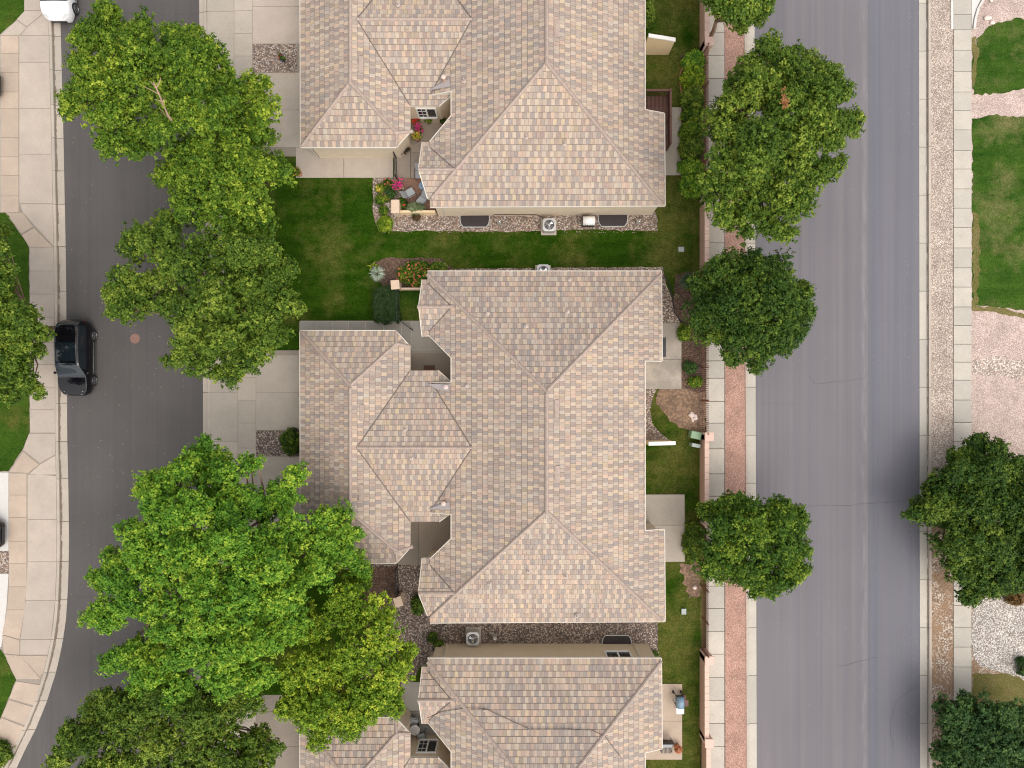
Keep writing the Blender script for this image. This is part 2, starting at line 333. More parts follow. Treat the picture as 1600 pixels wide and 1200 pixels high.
# ------------------------------------------------------------------ ground, roads, paving
def sheet(name, poly, z, mt, kind='structure', z0=None, label=None, raw=False):
    m = MB(); m.prism(PX(poly) if not raw else poly, z-.16 if z0 is None else z0, z)
    o = m.build(name, mt); tag(o, label, None, None, kind); return o
FAR = 3200
sheet('ground', [(-FAR, -FAR), (FAR, -FAR), (FAR, FAR), (-FAR, FAR)], -.03, M['lawn_dry'], z0=-.5)
A = [(-1500, 60), (-600, 88), (-100, 92), (0, 93), (45, 95), (130, 97), (200, 99), (300, 101), (400, 103), (500, 104), (620, 105), (680, 105), (760, 107), (850, 108), (900, 107), (962, 104), (1010, 97), (1053, 87), (1100, 72), (1139, 56), (1170, 40), (1200, 26), (1260, -10), (1330, -60), (1420, -150), (1600, -400)]
ay = [a[0] for a in A]; ax = [a[1] for a in A]
def aw(y, off=0):
    e = 4; g = (np.interp(y+e, ay, ax)-np.interp(y-e, ay, ax))/(2*e); return float(np.interp(y, ay, ax))+off*math.sqrt(1+g*g)
ys = list(range(-600, -100, 100))+list(range(-100, 1000, 40))+list(range(1000, 1600, 15))
def east_w(y): return 311+6*min(1, max(0, (y)/600)) if y < 700 else 317-((y-700)/500)**2*30
sheet('west_street', [(aw(y), y) for y in ys]+[(east_w(y), y) for y in reversed(ys)], 0.0, M['asph_w'])
def band(name, f0, f1, yy, z, mt, gap=.5, z0=-.1, joints=None, seed=3):
    m = MB(); r = random.Random(seed); jj = joints or yy
    for a, b in zip(jj[:-1], jj[1:]):
        m.cur = r.random(); n = max(1, int(abs(b-a)/25)); st = [a+gap+(b-a-2*gap)*k/n for k in range(n+1)]
        m.prism(PX([(f0(y), y) for y in st]+[(f1(y), y) for y in reversed(st)]), z0, z)
    o = m.build(name, mt); tag(o, kind='structure'); return o
jw = [-600, -400, -250, -90, 0, 57, 110, 165, 216, 267, 320, 385, 455, 545, 630, 690, 748, 815, 877, 937, 998, 1050, 1095, 1140, 1200, 1260, 1330, 1420]
band('west_gutter', lambda y: aw(y, -12), lambda y: aw(y, 0), None, .012, M['conc'], .4, joints=jw)
band('west_curb', lambda y: aw(y, -16.5), lambda y: aw(y, -12.4), None, .13, M['conc'], .3, joints=jw)
je = [-600, -300, -60, 20, 95, 180, 260, 340, 420, 500, 548, 613, 690, 760, 830, 900, 980, 1060, 1140, 1220, 1400]
band('inner_gutter', lambda y: east_w(y)+.3, lambda y: east_w(y)+9, None, .012, M['conc'], .4, joints=je)
band('inner_curb', lambda y: east_w(y)+9.3, lambda y: east_w(y)+13, None, .13, M['conc'], .3, joints=je)
# east street
def e0(y): return 1179+y*.003
def e1(y): return 1435.5+y*.0015
sheet('east_street', [(e0(-900), -900), (e1(-900), -900), (e1(2100), 2100), (e0(2100), 2100)], 0.0, M['asph_e'])
jj = list(range(-520, 1800, 75))
band('east_gutter', lambda y: e0(y)-13, lambda y: e0(y)-.2, None, .012, M['conc_e'], .4, joints=jj)
band('east_curb', lambda y: e0(y)-17, lambda y: e0(y)-13.3, None, .13, M['conc_w'], .3, joints=jj)
band('far_gutter', lambda y: e1(y)+.2, lambda y: e1(y)+13, None, .012, M['conc_e'], .4, joints=jj, seed=8)
band('far_curb', lambda y: e1(y)+13.3, lambda y: e1(y)+17, None, .13, M['conc_w'], .3, joints=jj)
sheet('red_gravel_strip', [(1131, -700), (e0(0)-17.4, -700), (e0(1600)-17.4, 1600), (1133, 1600)], .09, M['gravel_red'])
band('inner_sidewalk', lambda y: 1103, lambda y: 1131, None, .12, M['conc_e'], .45, joints=[-600, -300, -60, 15, 52, 88, 124, 160, 197, 234, 270, 307, 344, 380, 417, 454, 490, 527, 564, 591, 627, 661, 701, 740, 775, 810, 848, 880, 915, 950, 986, 1021, 1057, 1093, 1129, 1165, 1201, 1240, 1500], seed=5)
sheet('pale_gravel_strip', [(1452.5, -700), (1488, -700), (1488, 770), (1454, 770)], .09, M['gravel_pale'])
sheet('soil_gravel_strip', rough_poly([(1454, 770), (1488, 770), (1489, 1600), (1456, 1600)], 0, 900), .088, M['gravel_soil'])
band('far_sidewalk', lambda y: 1488.5, lambda y: 1516, None, .12, M['conc_e'], .4, joints=[-600, -300, -60, -6, 24, 48, 80, 113, 145, 174, 204, 236, 265, 296, 326, 356, 388, 419, 449, 480, 509, 538, 566, 594, 625, 660, 690, 720, 760, 800, 840, 880, 915, 945, 979, 1010, 1041, 1080, 1120, 1160, 1240, 1500], seed=6)
m = MB(); m.cur = .8; m.prism(PX([(1484, -200), (1488, -200), (1488, 47), (1484, 47)]), 0, .121)
m.prism(PX([(1516.4, -60), (1545, -60), (1537, -15), (1531, 0), (1524, 14), (1519, 30), (1516.4, 46)]), 0, .124)
m.build('ramp_apron', M['conc_pale'])['kind'] = 'structure'
m = MB(); arc = [(1548, -60), (1540, -15), (1532, 1), (1524, 16), (1519.5, 32), (1518, 47)]
for (a, b) in zip(arc[:-1], arc[1:]):
    m.prism(PX([a, (a[0]+4, a[1]), (b[0]+3, b[1]), b]), 0, .2)
m.build('ramp_curb', M['conc_pale'])['kind'] = 'structure'
# far yard east
sheet('pink_gravel_yard', [(1516.5, -700), (2600, -700), (2600, 810), (1516.5, 810)], .08, M['gravel_pink'])
sheet('mixed_gravel_band', rough_poly([(1517, 560), (1560, 556), (1640, 570), (1760, 560), (1760, 590), (1640, 596), (1560, 590), (1517, 584)], 3, 9, 2), .084, M['gravel_mix'])
sheet('brown_soil_yard', [(1517, 810), (2600, 810), (2600, 1700), (1517, 1700)], .08, M['gravel_soil'])
sheet('dry_turf_edge', rough_poly([(1517, 1052), (1700, 1052), (1700, 1130), (1517, 1130)], 3, 8, 3), .086, M['drygrass'])
sheet('white_gravel_bed', rough_poly([(1519, 935), (1600, 930), (1700, 930), (1700, 1080), (1625, 1075), (1590, 1056), (1550, 1046), (1530, 1040), (1517, 1020)], 2, 8, 4), .092, M['gravel_white'])
sheet('lawn', rough_poly([(1517.5, 95), (1524, 62), (1538, 48), (1557, 36), (1592, 29), (1602, 34), (1640, 34), (1700, 60), (1700, 120), (1600, 138), (1570, 146), (1520, 149)], 2.2, 6, 5), .1, M['lawn_east'], 'stuff')
sheet('lawn', rough_poly([(1517.5, 186), (1550, 181), (1600, 184), (1700, 180), (1700, 480), (1600, 486), (1560, 480), (1518, 476)], 2.2, 6, 6), .1, M['lawn_east'], 'stuff')
for pl, sd_ in (([(1517.5, 330), (1529, 340), (1528, 440), (1524, 478), (1560, 482), (1600, 492), (1700, 494), (1700, 503), (1600, 498), (1570, 492), (1540, 486), (1518, 486)], 1), ([(1517.5, 60), (1524, 58), (1527, 90), (1522, 130), (1517.5, 140)], 2)):
    sheet('dry_grass', rough_poly(pl, 2.5, 6, sd_), .1+.004*sd_, M['drygrass'], 'stuff')
# house lots: one lawn, then beds and paving on top
sheet('lawn', [(325.5, -700), (1093, -700), (1093, 1700), (325.5, 1700)], .10, M['lawn'], 'stuff')
sheet('small_lawn', [(622, 450), (668, 450), (668, 502), (622, 502)], .112, M['lawn_lush'], 'stuff')
sheet('gravel_bed', rough_poly([(583, 279), (632, 279), (632, 330), (1024, 332), (1027, 345), (1027, 361), (900, 359), (800, 363), (650, 361), (612, 362), (590, 356), (583, 330)], 1.2, 8, 10), .114, M['gravel'], 'structure')
sheet('gravel_bed', rough_poly([(684, 421), (760, 420), (900, 419), (1035, 417), (1040, 445), (1050, 470), (1062, 505), (1010, 505), (1010, 440), (680, 440)], 1, 8, 11), .114, M['gravel'])
sheet('gravel_bed', rough_poly([(1004, 608), (1026, 608), (1019, 622), (1015, 640), (1018, 660), (1030, 675), (1046, 688), (1004, 690)], 1, 6, 12), .116, M['gravel'])
sheet('gravel_bed', rough_poly([(575, 880), (680, 882), (680, 960), (1027, 962), (1027, 1012), (1030, 1030), (690, 1030), (655, 1040), (640, 1080), (560, 1080), (560, 960), (575, 935)], 1, 9, 13), .114, M['gravel_dark'])
sheet('mulch_bed', rough_poly([(560, 884), (619, 884), (619, 930), (600, 950), (560, 940)], 1.5, 7, 14), .118, M['mulch'])
sheet('mulch_bed', rough_poly([(1056, 428), (1093, 424), (1102, 470), (1102, 612), (1090, 614), (1062, 606), (1064, 508), (1050, 470)], 1.5, 7, 15), .118, M['mulch'])
sheet('soil_patch', rough_poly([(1030, 608), (1062, 606), (1102, 612), (1102, 676), (1088, 680), (1060, 668), (1042, 650), (1024, 630)], 3.5, 7, 16), .117, M['soil'])
sheet('soil_patch', rough_poly([(1060, 880), (1096, 876), (1093, 930), (1075, 935)], 4, 6, 17), .117, M['soil'])
sheet('flower_bed', rough_poly([(578, 415), (600, 404), (690, 404), (710, 420), (660, 452), (600, 452)], 2.5, 7, 18), .12, M['mulch'])
sheet('mulch_bed', [(1064, 86), (1103, 80), (1103, 310), (1066, 306)], .12, M['mulch'])
# slabs of the west lots
def slabs(name, polys, z, mt, seed=1, gap=.36, kind='structure'):
    m = MB(); r = random.Random(seed)
    for pl in polys:
        m.cur = r.random(); cx = sum(p[0] for p in pl)/len(pl); cy = sum(p[1] for p in pl)/len(pl)
        q = []
        for p in pl:
            dx, dy = p[0]-cx, p[1]-cy; q.append((p[0]-gap*(1 if dx > 0 else -1), p[1]-gap*(1 if dy > 0 else -1)))
        m.prism(PX(q), -.02, z)
    o = m.build(name, mt); o['kind'] = kind; return o
def cells(x0, x1, ys): return [[(x0, a), (x1, a), (x1, b), (x0, b)] for a, b in zip(ys[:-1], ys[1:])]
sheet('paving_base', [(325.6, -500), (469, -500), (469, 1500), (325.6, 1500)], .107, M['joint'])
slabs('inner_west_sidewalk', cells(324.6, 367, [-400, -60, 20, 95, 170, 245])+cells(367, 395.5, [-400, -60, 18, 54, 89, 125, 160, 196, 245])+cells(324.6, 373, [548, 613, 690, 760, 830])+cells(373, 401, [548, 590, 626, 661, 700, 740, 780, 830])+cells(324.6, 373, [1085, 1150, 1220, 1290])+cells(373, 401, [1085, 1125, 1165, 1205, 1290])+cells(324.6, 352, [245, 283, 320, 358, 396, 434, 472, 510, 548])+cells(324.6, 352, [830, 866, 902, 938, 975, 1011, 1048, 1085]), .122, M['conc'], 4)
sheet('lawn', [(352, 245.5), (470, 245.5), (470, 547.5), (352, 547.5)], .126, M['lawn'], 'stuff')
sheet('lawn', [(352, 830.5), (470, 830.5), (470, 1084.5), (352, 1084.5)], .126, M['lawn'], 'stuff')
slabs('driveway', cells(395.5, 480, [-400, -120, 12, 70]), .123, M['conc_w'], 5)
slabs('driveway', cells(395.5, 480, [115, 173, 231]), .123, M['conc'], 6)
slabs('driveway', cells(401, 480, [555, 613, 672]), .123, M['conc'], 7)
slabs('driveway', cells(401, 480, [713, 772, 830]), .123, M['conc'], 8)
slabs('driveway', cells(401, 480, [1110, 1165, 1230]), .123, M['court'], 9)
sheet('gravel_island', [(396, 70.5), (465, 70.5), (465, 114.5), (396, 114.5)], .119, M['gravel'])
sheet('gravel_island', [(401.5, 672.5), (475, 672.5), (475, 712.5), (401.5, 712.5)], .119, M['gravel_dark'])
slabs('side_walk', [[(463, 231), (538, 231), (538, 279), (463, 279)], [(538, 231), (615, 231), (615, 279), (538, 279)]], .128, M['conc_w'], 10)
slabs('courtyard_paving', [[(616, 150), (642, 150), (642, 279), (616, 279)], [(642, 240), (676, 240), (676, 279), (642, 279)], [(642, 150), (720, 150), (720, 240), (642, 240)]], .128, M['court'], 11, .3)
sheet('brick_patio', [(632, 279.5), (680, 279.5), (680, 330), (632, 330)], .13, M['brick'])
sheet('paving_base', [(467, 501.5), (672, 501.5), (725, 520), (725, 612), (467, 560)], .12, M['conc'])
slabs('side_walk', cells(468, 496, [502, 535])+cells(496, 520, [502, 535])+cells(520, 545, [502, 535])+cells(545, 572, [502, 535])+cells(572, 600, [502, 535])+cells(600, 628, [502, 545]), .128, M['walk'], 12, .7)
slabs('courtyard_paving', [[(628, 502), (643, 502), (643, 546), (628, 546)], [(643, 502), (672, 502), (672, 546), (643, 546)], [(630, 546), (725, 546), (725, 610), (630, 610)], [(672, 520), (725, 520), (725, 546), (672, 546)]], .128, M['walk'], 13, .5)
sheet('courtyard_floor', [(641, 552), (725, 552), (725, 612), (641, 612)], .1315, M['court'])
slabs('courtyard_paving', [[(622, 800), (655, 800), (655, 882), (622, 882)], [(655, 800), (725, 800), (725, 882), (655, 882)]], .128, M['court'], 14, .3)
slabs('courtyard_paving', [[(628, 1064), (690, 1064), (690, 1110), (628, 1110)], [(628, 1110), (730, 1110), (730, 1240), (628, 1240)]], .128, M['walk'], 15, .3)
slabs('patio', [[(1010, 169), (1064, 169), (1064, 214), (1010, 214)], [(1010, 214), (1064, 214), (1064, 275), (1010, 275)]], .16, M['conc'], 16, .2)
M['conc_st'] = concrete('stained_concrete', (.43, .38, .32), .12, 1.6)
slabs('patio', [[(1000, 505), (1064, 505), (1064, 562), (1000, 562)], [(1000, 562), (1064, 562), (1064, 608), (1000, 608)]], .16, M['conc_st'], 17, .2)
slabs('patio', [[(1000, 772), (1069, 772), (1069, 820), (1000, 820)], [(1000, 820), (1069, 820), (1069, 877), (1000, 877)]], .16, M['conc'], 18, .2)
slabs('patio', [[(1000, 1067), (1065, 1067), (1065, 1125), (1000, 1125)], [(1000, 1125), (1065, 1125), (1065, 1185), (1000, 1185)]], .16, M['conc_pink'], 19, .2)
# west side of the west street
sheet('paving_base', [(-700, -500)]+[(aw(y, -16), y) for y in range(-500, 1500, 20)]+[(-700, 1480)], .10, M['joint'], z0=-.2)
C = lambda y: aw(y, -16.8)
slabs('outer_sidewalk', [[(40, -40), (C(-40), -40), (C(18), 18), (40, 18)], [(40, 18.5), (74, 18.5), (44, 43), (28, 32)], [(28, 33), (44, 44), (33, 56.5), (3, 56.5)], [(75, 19), (C(40), 19), (C(57), 57), (34, 57), (45, 44)]]
      + [[(32, a), (C(a), a), (C(b), b), (32, b)] for a, b in zip([57, 99, 171, 242, 319], [99, 171, 242, 319, 333])][:4]
      + [[(33, 319.5), (C(320), 319.5), (C(385), 385), (38, 333)]]
      + [[(48, a), (C(a), a), (C(b), b), (48.5, b)] for a, b in zip([387, 424, 460, 496, 535, 570, 605, 640], [424, 460, 496, 535, 570, 605, 640, 676])]
      + [[(47, 677), (C(677), 677), (C(710), 710), (64, 723), (38, 703)], [(65, 725), (C(711), 711), (C(743), 743), (47, 741)]]
      + [[(l0, a), (C(a), a), (C(b), b), (l1, b)] for a, b, l0, l1 in ((741, 811, 45, 45), (811, 877, 45, 45), (877, 937, 45, 42), (937, 998, 42, 34), (998, 1022, 34, 33))]
      + [[(-40, -300), (C(-300), -300), (C(-42), -42), (-40, -42)]], .122, M['conc_w'], 21)
slabs('outer_sidewalk', cells(3, 31.5, [57, 85, 115, 145, 171, 216, 246, 275, 307, 333])+[[(12, 333), (38, 333), (54, 355), (36, 366)], [(36, 368), (55, 357), (C(387)-1, 387), (48, 387)], [(38, 705), (63, 725), (46, 739), (17, 737)]]
      + [[(16, a), (44, a), (44, b), (16, b)] for a, b in ((739, 773), (773, 808), (808, 845), (845, 880), (880, 916))]+[[(16, 916), (44, 916), (41, 952), (13, 952)], [(13, 952), (41, 952), (33, 998), (5, 990)], [(5, 991), (33, 999), (33, 1022), (8, 1020)]]
      + [[(8, 1021), (33, 1023), (C(1060)-1, 1060), (27, 1060)], [(33, 1023), (C(1023), 1023), (C(1050), 1050), (64, 1056)], [(27, 1063), (C(1066), 1069), (C(1098), 1101), (16, 1090)], [(16, 1092), (C(1101), 1103), (C(1130), 1132), (4, 1118)], [(4, 1120), (C(1132), 1134), (C(1165), 1167), (-14, 1150)], [(-15, 1152), (C(1167), 1168), (C(1210), 1212), (-50, 1190)]], .1205, M['conc_pink'], 22)
sheet('outer_driveway', [(-500, 57), (2.4, 57), (2.4, 332), (-500, 332)], .118, M['conc_pale'])
sheet('outer_driveway', [(-500, 736), (15.4, 738), (15.4, 860), (-500, 860)], .118, M['conc_pale'])
sheet('outer_driveway', [(-500, 896), (15.4, 896), (12, 950), (4, 1010), (-500, 1010)], .118, M['conc_pale'])
sheet('gravel_island', [(-500, 861), (15.4, 861), (15.4, 895), (-500, 895)], .116, M['gravel'])
for k, pl in enumerate(([(-500, -400), (39, -400), (39, 20), (26, 34), (1, 56), (-500, 56)], [(-500, 333), (10, 333), (35, 368), (47, 388), (48, 676), (36, 704), (15, 736), (-500, 736)], [(-500, 1011), (3, 1014), (9, 1022), (27, 1062), (15, 1090), (2, 1122), (-60, 1190), (-500, 1400)])):
    sheet('lawn', rough_poly(pl, .8, 6, 30+k), .127, M['lawn_lush'], 'stuff')
# cracks, marks
def crack(pts, wd, seed, mt='crack', z=.005):
    r = random.Random(seed); m = MB(); q = []
    for a, b in zip(pts[:-1], pts[1:]):
        for k in range(8): t = k/8; q.append((a[0]+(b[0]-a[0])*t+r.uniform(-1, 1), a[1]+(b[1]-a[1])*t+r.uniform(-1, 1)))
    q.append(pts[-1]); wd *= .6
    for a, b in zip(q[:-1], q[1:]):
        d = (Vector(b)-Vector(a)); n = Vector((-d.y, d.x)).normalized()*wd*r.uniform(.5, 1.1)
        m.face([P(a[0]+n.x, a[1]+n.y, z), P(a[0]-n.x, a[1]-n.y, z), P(b[0]-n.x, b[1]-n.y, z), P(b[0]+n.x, b[1]+n.y, z)])
    tag(m.build('road_crack', M[mt]), kind='structure')
for i, (pts, wd) in enumerate([([(96, 13), (180, 18), (240, 24), (311, 22)], .45), ([(105, 413), (140, 412), (190, 410), (230, 408)], .35), ([(108, 808), (160, 804), (215, 800)], .4), ([(108, 935), (170, 930), (260, 930)], .3),
      ([(1262, 585), (1275, 600), (1310, 596), (1350, 592)], .4), ([(1250, 790), (1320, 790), (1390, 784), (1435, 780)], .35), ([(1310, 1042), (1340, 1034), (1370, 1027)], .45), ([(1435, 1073), (1415, 1083), (1400, 1098), (1390, 1130), (1395, 1170)], .4), ([(1190, 630), (1240, 632)], .2)]): crack(pts, wd, i)
def dirt_line(xf, name, y0=-100, y1=1300, seed=1, wd=.55):
    r = random.Random(seed); m = MB(); y = y0
    while y < y1:
        if r.random() < .97:
            w0, w1 = wd*r.uniform(.4, 1.3), wd*r.uniform(.4, 1.3); m.face([P(xf(y), y, .0155), P(xf(y)+w0, y, .0155), P(xf(y+9)+w1, y+9, .0155), P(xf(y+9), y+9, .0155)][::-1])
        y += 9
    tag(m.build(name, M['grime']), kind='stuff')
M['grime'] = plain('gutter_grime', (.19, .155, .125), .95, 0, .4, 5)
dirt_line(lambda y: aw(y, -12.3), 'gutter_dirt', seed=1, wd=2.0); dirt_line(lambda y: e1(y)+11.5, 'gutter_dirt', seed=2, wd=1.4); dirt_line(lambda y: e0(y)-13.0, 'gutter_dirt', seed=3, wd=.8); dirt_line(lambda y: east_w(y)+8.0, 'gutter_dirt', seed=4, wd=.8)
def litter(name, spots, n, mts, seed):
    r = random.Random(seed); m = MB()
    for _ in range(n):
        x0, y0, x1, y1, z = spots[r.randrange(len(spots))]; p = P(r.uniform(x0, x1), r.uniform(y0, y1), z); a = r.uniform(0, 6.28); L = r.uniform(.02, .05)
        m.face([p+Vector((L*math.cos(a+k*1.57)*(1 if k % 2 else .5), L*math.sin(a+k*1.57)*(1 if k % 2 else .5), .012+.004*r.random())) for k in range(4)])
    tag(m.build(name, mts), kind='stuff')
litter('fallen_leaves', [(100, 20, 310, 620, .0), (105, 620, 300, 1100, .0), (325, 20, 400, 240, .12), (325, 550, 468, 700, .12), (1180, 60, 1330, 420, .0), (1104, 60, 1131, 1180, .12), (1132, 300, 1162, 1100, .09), (85, 100, 97, 1000, .012)], 520, plain('dry_leaf', (.30, .24, .12), .9, 0, .4, 9), 4)
litter('road_grit', [(100, 20, 310, 900, .0), (1185, 20, 1430, 1190, .0), (1410, 0, 1437, 1190, .0)], 420, plain('pale_grit', (.30, .28, .27), .9), 5)
litter('spilled_gravel', [(1128, 0, 1133, 1200, .12), (1486, 0, 1492, 900, .12), (1516, 480, 1522, 800, .12), (396, 113, 462, 117, .12), (402, 711, 465, 715, .12), (583, 360, 1027, 364, .11)], 420, plain('stray_pebble', (.44, .33, .27), .9, 0, .4, 20), 6)
m = MB(); c = P(211, 529, 0); m.lathe((c.x, c.y, -.05), [(0, 0), (.31, 0), (.31, .058), (.27, .062), (.27, .056), (0, .056)], 28)
tag(m.build('manhole_cover', plain('rusty_iron', (.24, .14, .11), .8, 0, .3, 12, .5)), 'round rusty pink manhole cover in the dark asphalt', 'manhole cover')

# ------------------------------------------------------------------ houses
S1, S2 = .417, .27
ZE = 3.0
class Pl:   # roof plane: height at eave line + slope * distance inwards
    def __init__(s, p, n, sl): s.p = Vector((p[0], p[1])); s.n = Vector(n).normalized(); s.s = sl
    def d(s, q): return (Vector((q[0], q[1]))-s.p).dot(s.n)
    def z(s, q): return ZE+s.s*s.d(q)
def e3(px, py): v = P(px, py, ZE); return (v.x, v.y)
def inpoly(q, poly):
    x, y = q[0], q[1]; c = False; n = len(poly)
    for i in range(n):
        x0, y0 = poly[i]; x1, y1 = poly[(i+1) % n]
        if (y0 > y) != (y1 > y) and x < (x1-x0)*(y-y0)/(y1-y0)+x0: c = not c
    return c
class Blk:
    def __init__(s, foot, planes): s.foot = [e3(*p) for p in foot]; s.pl = planes
    def z(s, q): return min(p.z(q) for p in s.pl)
W_ = lambda px, s=S1: Pl(e3(px, 0), (1, 0), s)
E_ = lambda px, s=S1: Pl(e3(px, 0), (-1, 0), s)
N_ = lambda py, s=S1: Pl(e3(0, py), (0, -1), s)
S_ = lambda py, s=S1: Pl(e3(0, py), (0, 1), s)
def D_(a, b, s=S1, inside=(0, 0)):
    a = Vector(e3(*a)); b = Vector(e3(*b)); n = Vector((-(b-a).y, (b-a).x)).normalized()
    if n.dot(Vector(e3(*inside))-a) < 0: n = -n
    return Pl(a, n, s)
blocks = [
 Blk([(668, 424), (1033, 424), (1034, 564), (1005, 564), (1005, 827), (1038, 827), (1039, 971), (672, 973), (672, 873), (707, 838), (707, 800), (664, 800), (664, 598), (707, 598), (707, 560), (670, 523)], [W_(663), E_(1037), N_(424), S_(972.5)]),
 Blk([(660, 437), (740, 437), (740, 526), (660, 526), (657, 481)], [N_(437), S_(526)]),
 Blk([(660, 872), (740, 872), (740, 961), (669, 961), (657, 921)], [N_(872), S_(970)]),
 Blk([(469, 517), (618, 517), (641, 542), (641, 855), (619, 880), (470, 880)], [W_(469.5), E_(641), N_(517), S_(880), D_((618, 517), (641, 542), .72, (550, 700)), D_((619, 880), (641, 855), .72, (550, 700))]),
 Blk([(561, 579), (684, 579), (706, 598), (746, 598), (746, 800), (706, 800), (686, 815), (561, 815)], [N_(579, S2), S_(815, S2)]),
]
def zroof(q, skip=None):
    z = -1
    for b in blocks:
        if b is not skip and inpoly(q, b.foot): z = max(z, b.z(q))
    return z
EXP = .312
def face_poly(blk, pl):
    bm = bmesh.new(); bm.faces.new([bm.verts.new((x, y, 0)) for x, y in blk.foot])
    bmesh.ops.triangulate(bm, faces=bm.faces[:])
    for q in blk.pl:
        if q is pl: continue
        # keep where pl.z <= q.z :  linear function g = q.z - pl.z >= 0
        g0 = q.z((0, 0))-pl.z((0, 0)); gx = q.z((1, 0))-pl.z((1, 0))-g0; gy = q.z((0, 1))-pl.z((0, 1))-g0
        L = math.hypot(gx, gy)
        if L < 1e-9: continue
        pt = Vector((-g0*gx/L**2, -g0*gy/L**2, 0))
        bmesh.ops.bisect_plane(bm, geom=bm.verts[:]+bm.edges[:]+bm.faces[:], plane_co=pt, plane_no=(gx, gy, 0), clear_inner=True, dist=1e-6)
    return bm
LIFT = .026
house = None
def build_roof(root):
    k0 = 0
    for bi, blk in enumerate(blocks):
        mb = MB(); eb = MB()
        for pi, pl in enumerate(blk.pl):
            bm = face_poly(blk, pl)
            if not bm.faces: bm.free(); continue
            ds = [pl.d(v.co) for v in bm.verts]; k1 = int(max(ds)/EXP)+1
            for k in range(int(min(ds)//EXP), k1+1):
                if k*EXP < max(ds) and k*EXP > min(ds):
                    o = pl.p+pl.n*(k*EXP); bmesh.ops.bisect_plane(bm, geom=bm.verts[:]+bm.edges[:]+bm.faces[:], plane_co=(o.x, o.y, 0), plane_no=(pl.n.x, pl.n.y, 0), dist=1e-6)
            u = Vector((-pl.n.y, pl.n.x))
            for f in bm.faces:
                c = f.calc_center_median(); k = math.floor(pl.d(c)/EXP)
                pts = []; uv = []
                vs = [v.co for v in f.verts]
                if f.normal.z < 0: vs = vs[::-1]
                for v in vs:
                    d = pl.d(v); t = (d-k*EXP)/EXP; sh = .018 if abs(t) < 1e-3 and pl.d(v) > .01 else 0; pts.append((v.x+pl.n.x*sh, v.y+pl.n.y*sh, pl.z(v)+LIFT*(1-t)))
                    uv.append((Vector((v.x, v.y)).dot(u)+50+pi*3.1, (pi+1)*100+k+min(.995, max(.005, t))))
                mb.face(pts, uv)
                n = len(pts)
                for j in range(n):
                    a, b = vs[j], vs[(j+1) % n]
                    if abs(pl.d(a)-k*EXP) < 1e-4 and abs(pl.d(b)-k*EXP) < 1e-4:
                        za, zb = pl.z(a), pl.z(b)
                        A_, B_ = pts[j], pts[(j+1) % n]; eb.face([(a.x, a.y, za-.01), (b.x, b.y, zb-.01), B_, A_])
            bm.free()
        roof = mb.build('roof', M['tile'], root); te = eb.build('tile_edges', M['butt_shade'], root); te.parent = roof; te.location = (0, 0, 0)
        # fascia + soffit
        fb = MB(); n = len(blk.foot)
        for j in range(n):
            a, b = Vector(blk.foot[j]), Vector(blk.foot[(j+1) % n]); m_ = max(1, int((b-a).length/.5))
            for k in range(m_):
                p, q = a.lerp(b, k/m_), a.lerp(b, (k+1)/m_)
                fb.face([(p.x, p.y, 2.82), (q.x, q.y, 2.82), (q.x, q.y, blk.z(q)-.005), (p.x, p.y, blk.z(p)-.005)])
        fb.face([(x, y, 2.82+bi*.003) for x, y in blk.foot])
        fb.build('fascia', M['trim'], root)
        # gutters along exposed footprint edges
        gb = MB(); cen = Vector((sum(p[0] for p in blk.foot)/n, sum(p[1] for p in blk.foot)/n)); any_ = False
        ar = sum(blk.foot[k][0]*blk.foot[(k+1) % n][1]-blk.foot[(k+1) % n][0]*blk.foot[k][1] for k in range(n))
        for j in range(n):
            a, b = Vector(blk.foot[j]), Vector(blk.foot[(j+1) % n]); t = (b-a).normalized(); nn = Vector((t.y, -t.x))*(1 if ar > 0 else -1)
            mid = a.lerp(b, .5)
            if zroof(mid, blk) > blk.z(mid): continue
            wd = .045; za, zb = blk.z(a), blk.z(b)
            if za > 3.9 or zb > 3.9: continue
            pa, pb = a-t*.0, b+t*.0
            o0, o1 = nn*.0, nn*wd
            q = [(pa+o0, za), (pb+o0, zb), (pb+o1, zb), (pa+o1, za)]
            gb.hexa([Vector((p.x, p.y, z-.12)) for p, z in q]+[Vector((p.x, p.y, z+.02)) for p, z in q]); gb.build('gutter', M['gutter'], root); gb = MB()
        # hip and ridge caps
        cb = MB(); r = random.Random(bi)
        for i in range(len(blk.pl)):
            for j in range(i+1, len(blk.pl)):
                a, b = blk.pl[i], blk.pl[j]
                g0 = a.z((0, 0))-b.z((0, 0)); gx = a.z((1, 0))-b.z((1, 0))-g0; gy = a.z((0, 1))-b.z((0, 1))-g0; L = math.hypot(gx, gy)
                if L < 1e-9: continue
                o = Vector((-g0*gx/L**2, -g0*gy/L**2)); d = Vector((-gy, gx))/L
                c0 = cen-o; o = o+d*c0.dot(d)
                if a.z(o+d)-a.z(o) < 0: d = -d
                st = .34; k = -60
                while k < 60:
                    p = o+d*(k*st); q = o+d*((k+1)*st+.03); mid = (p+q)/2; k += 1
                    zz = a.z(mid)
                    if not inpoly(mid, blk.foot) or blk.z(mid) < zz-.004 or zroof(mid, blk) > zz-.0: continue
                    cb.cur = r.random(); cap(cb, p, q, a.z(p), a.z(q), .115)
                if cb.v: cb.build('ridge_cap', M['cap'], root); cb = MB()
    # valleys
    vb = MB()
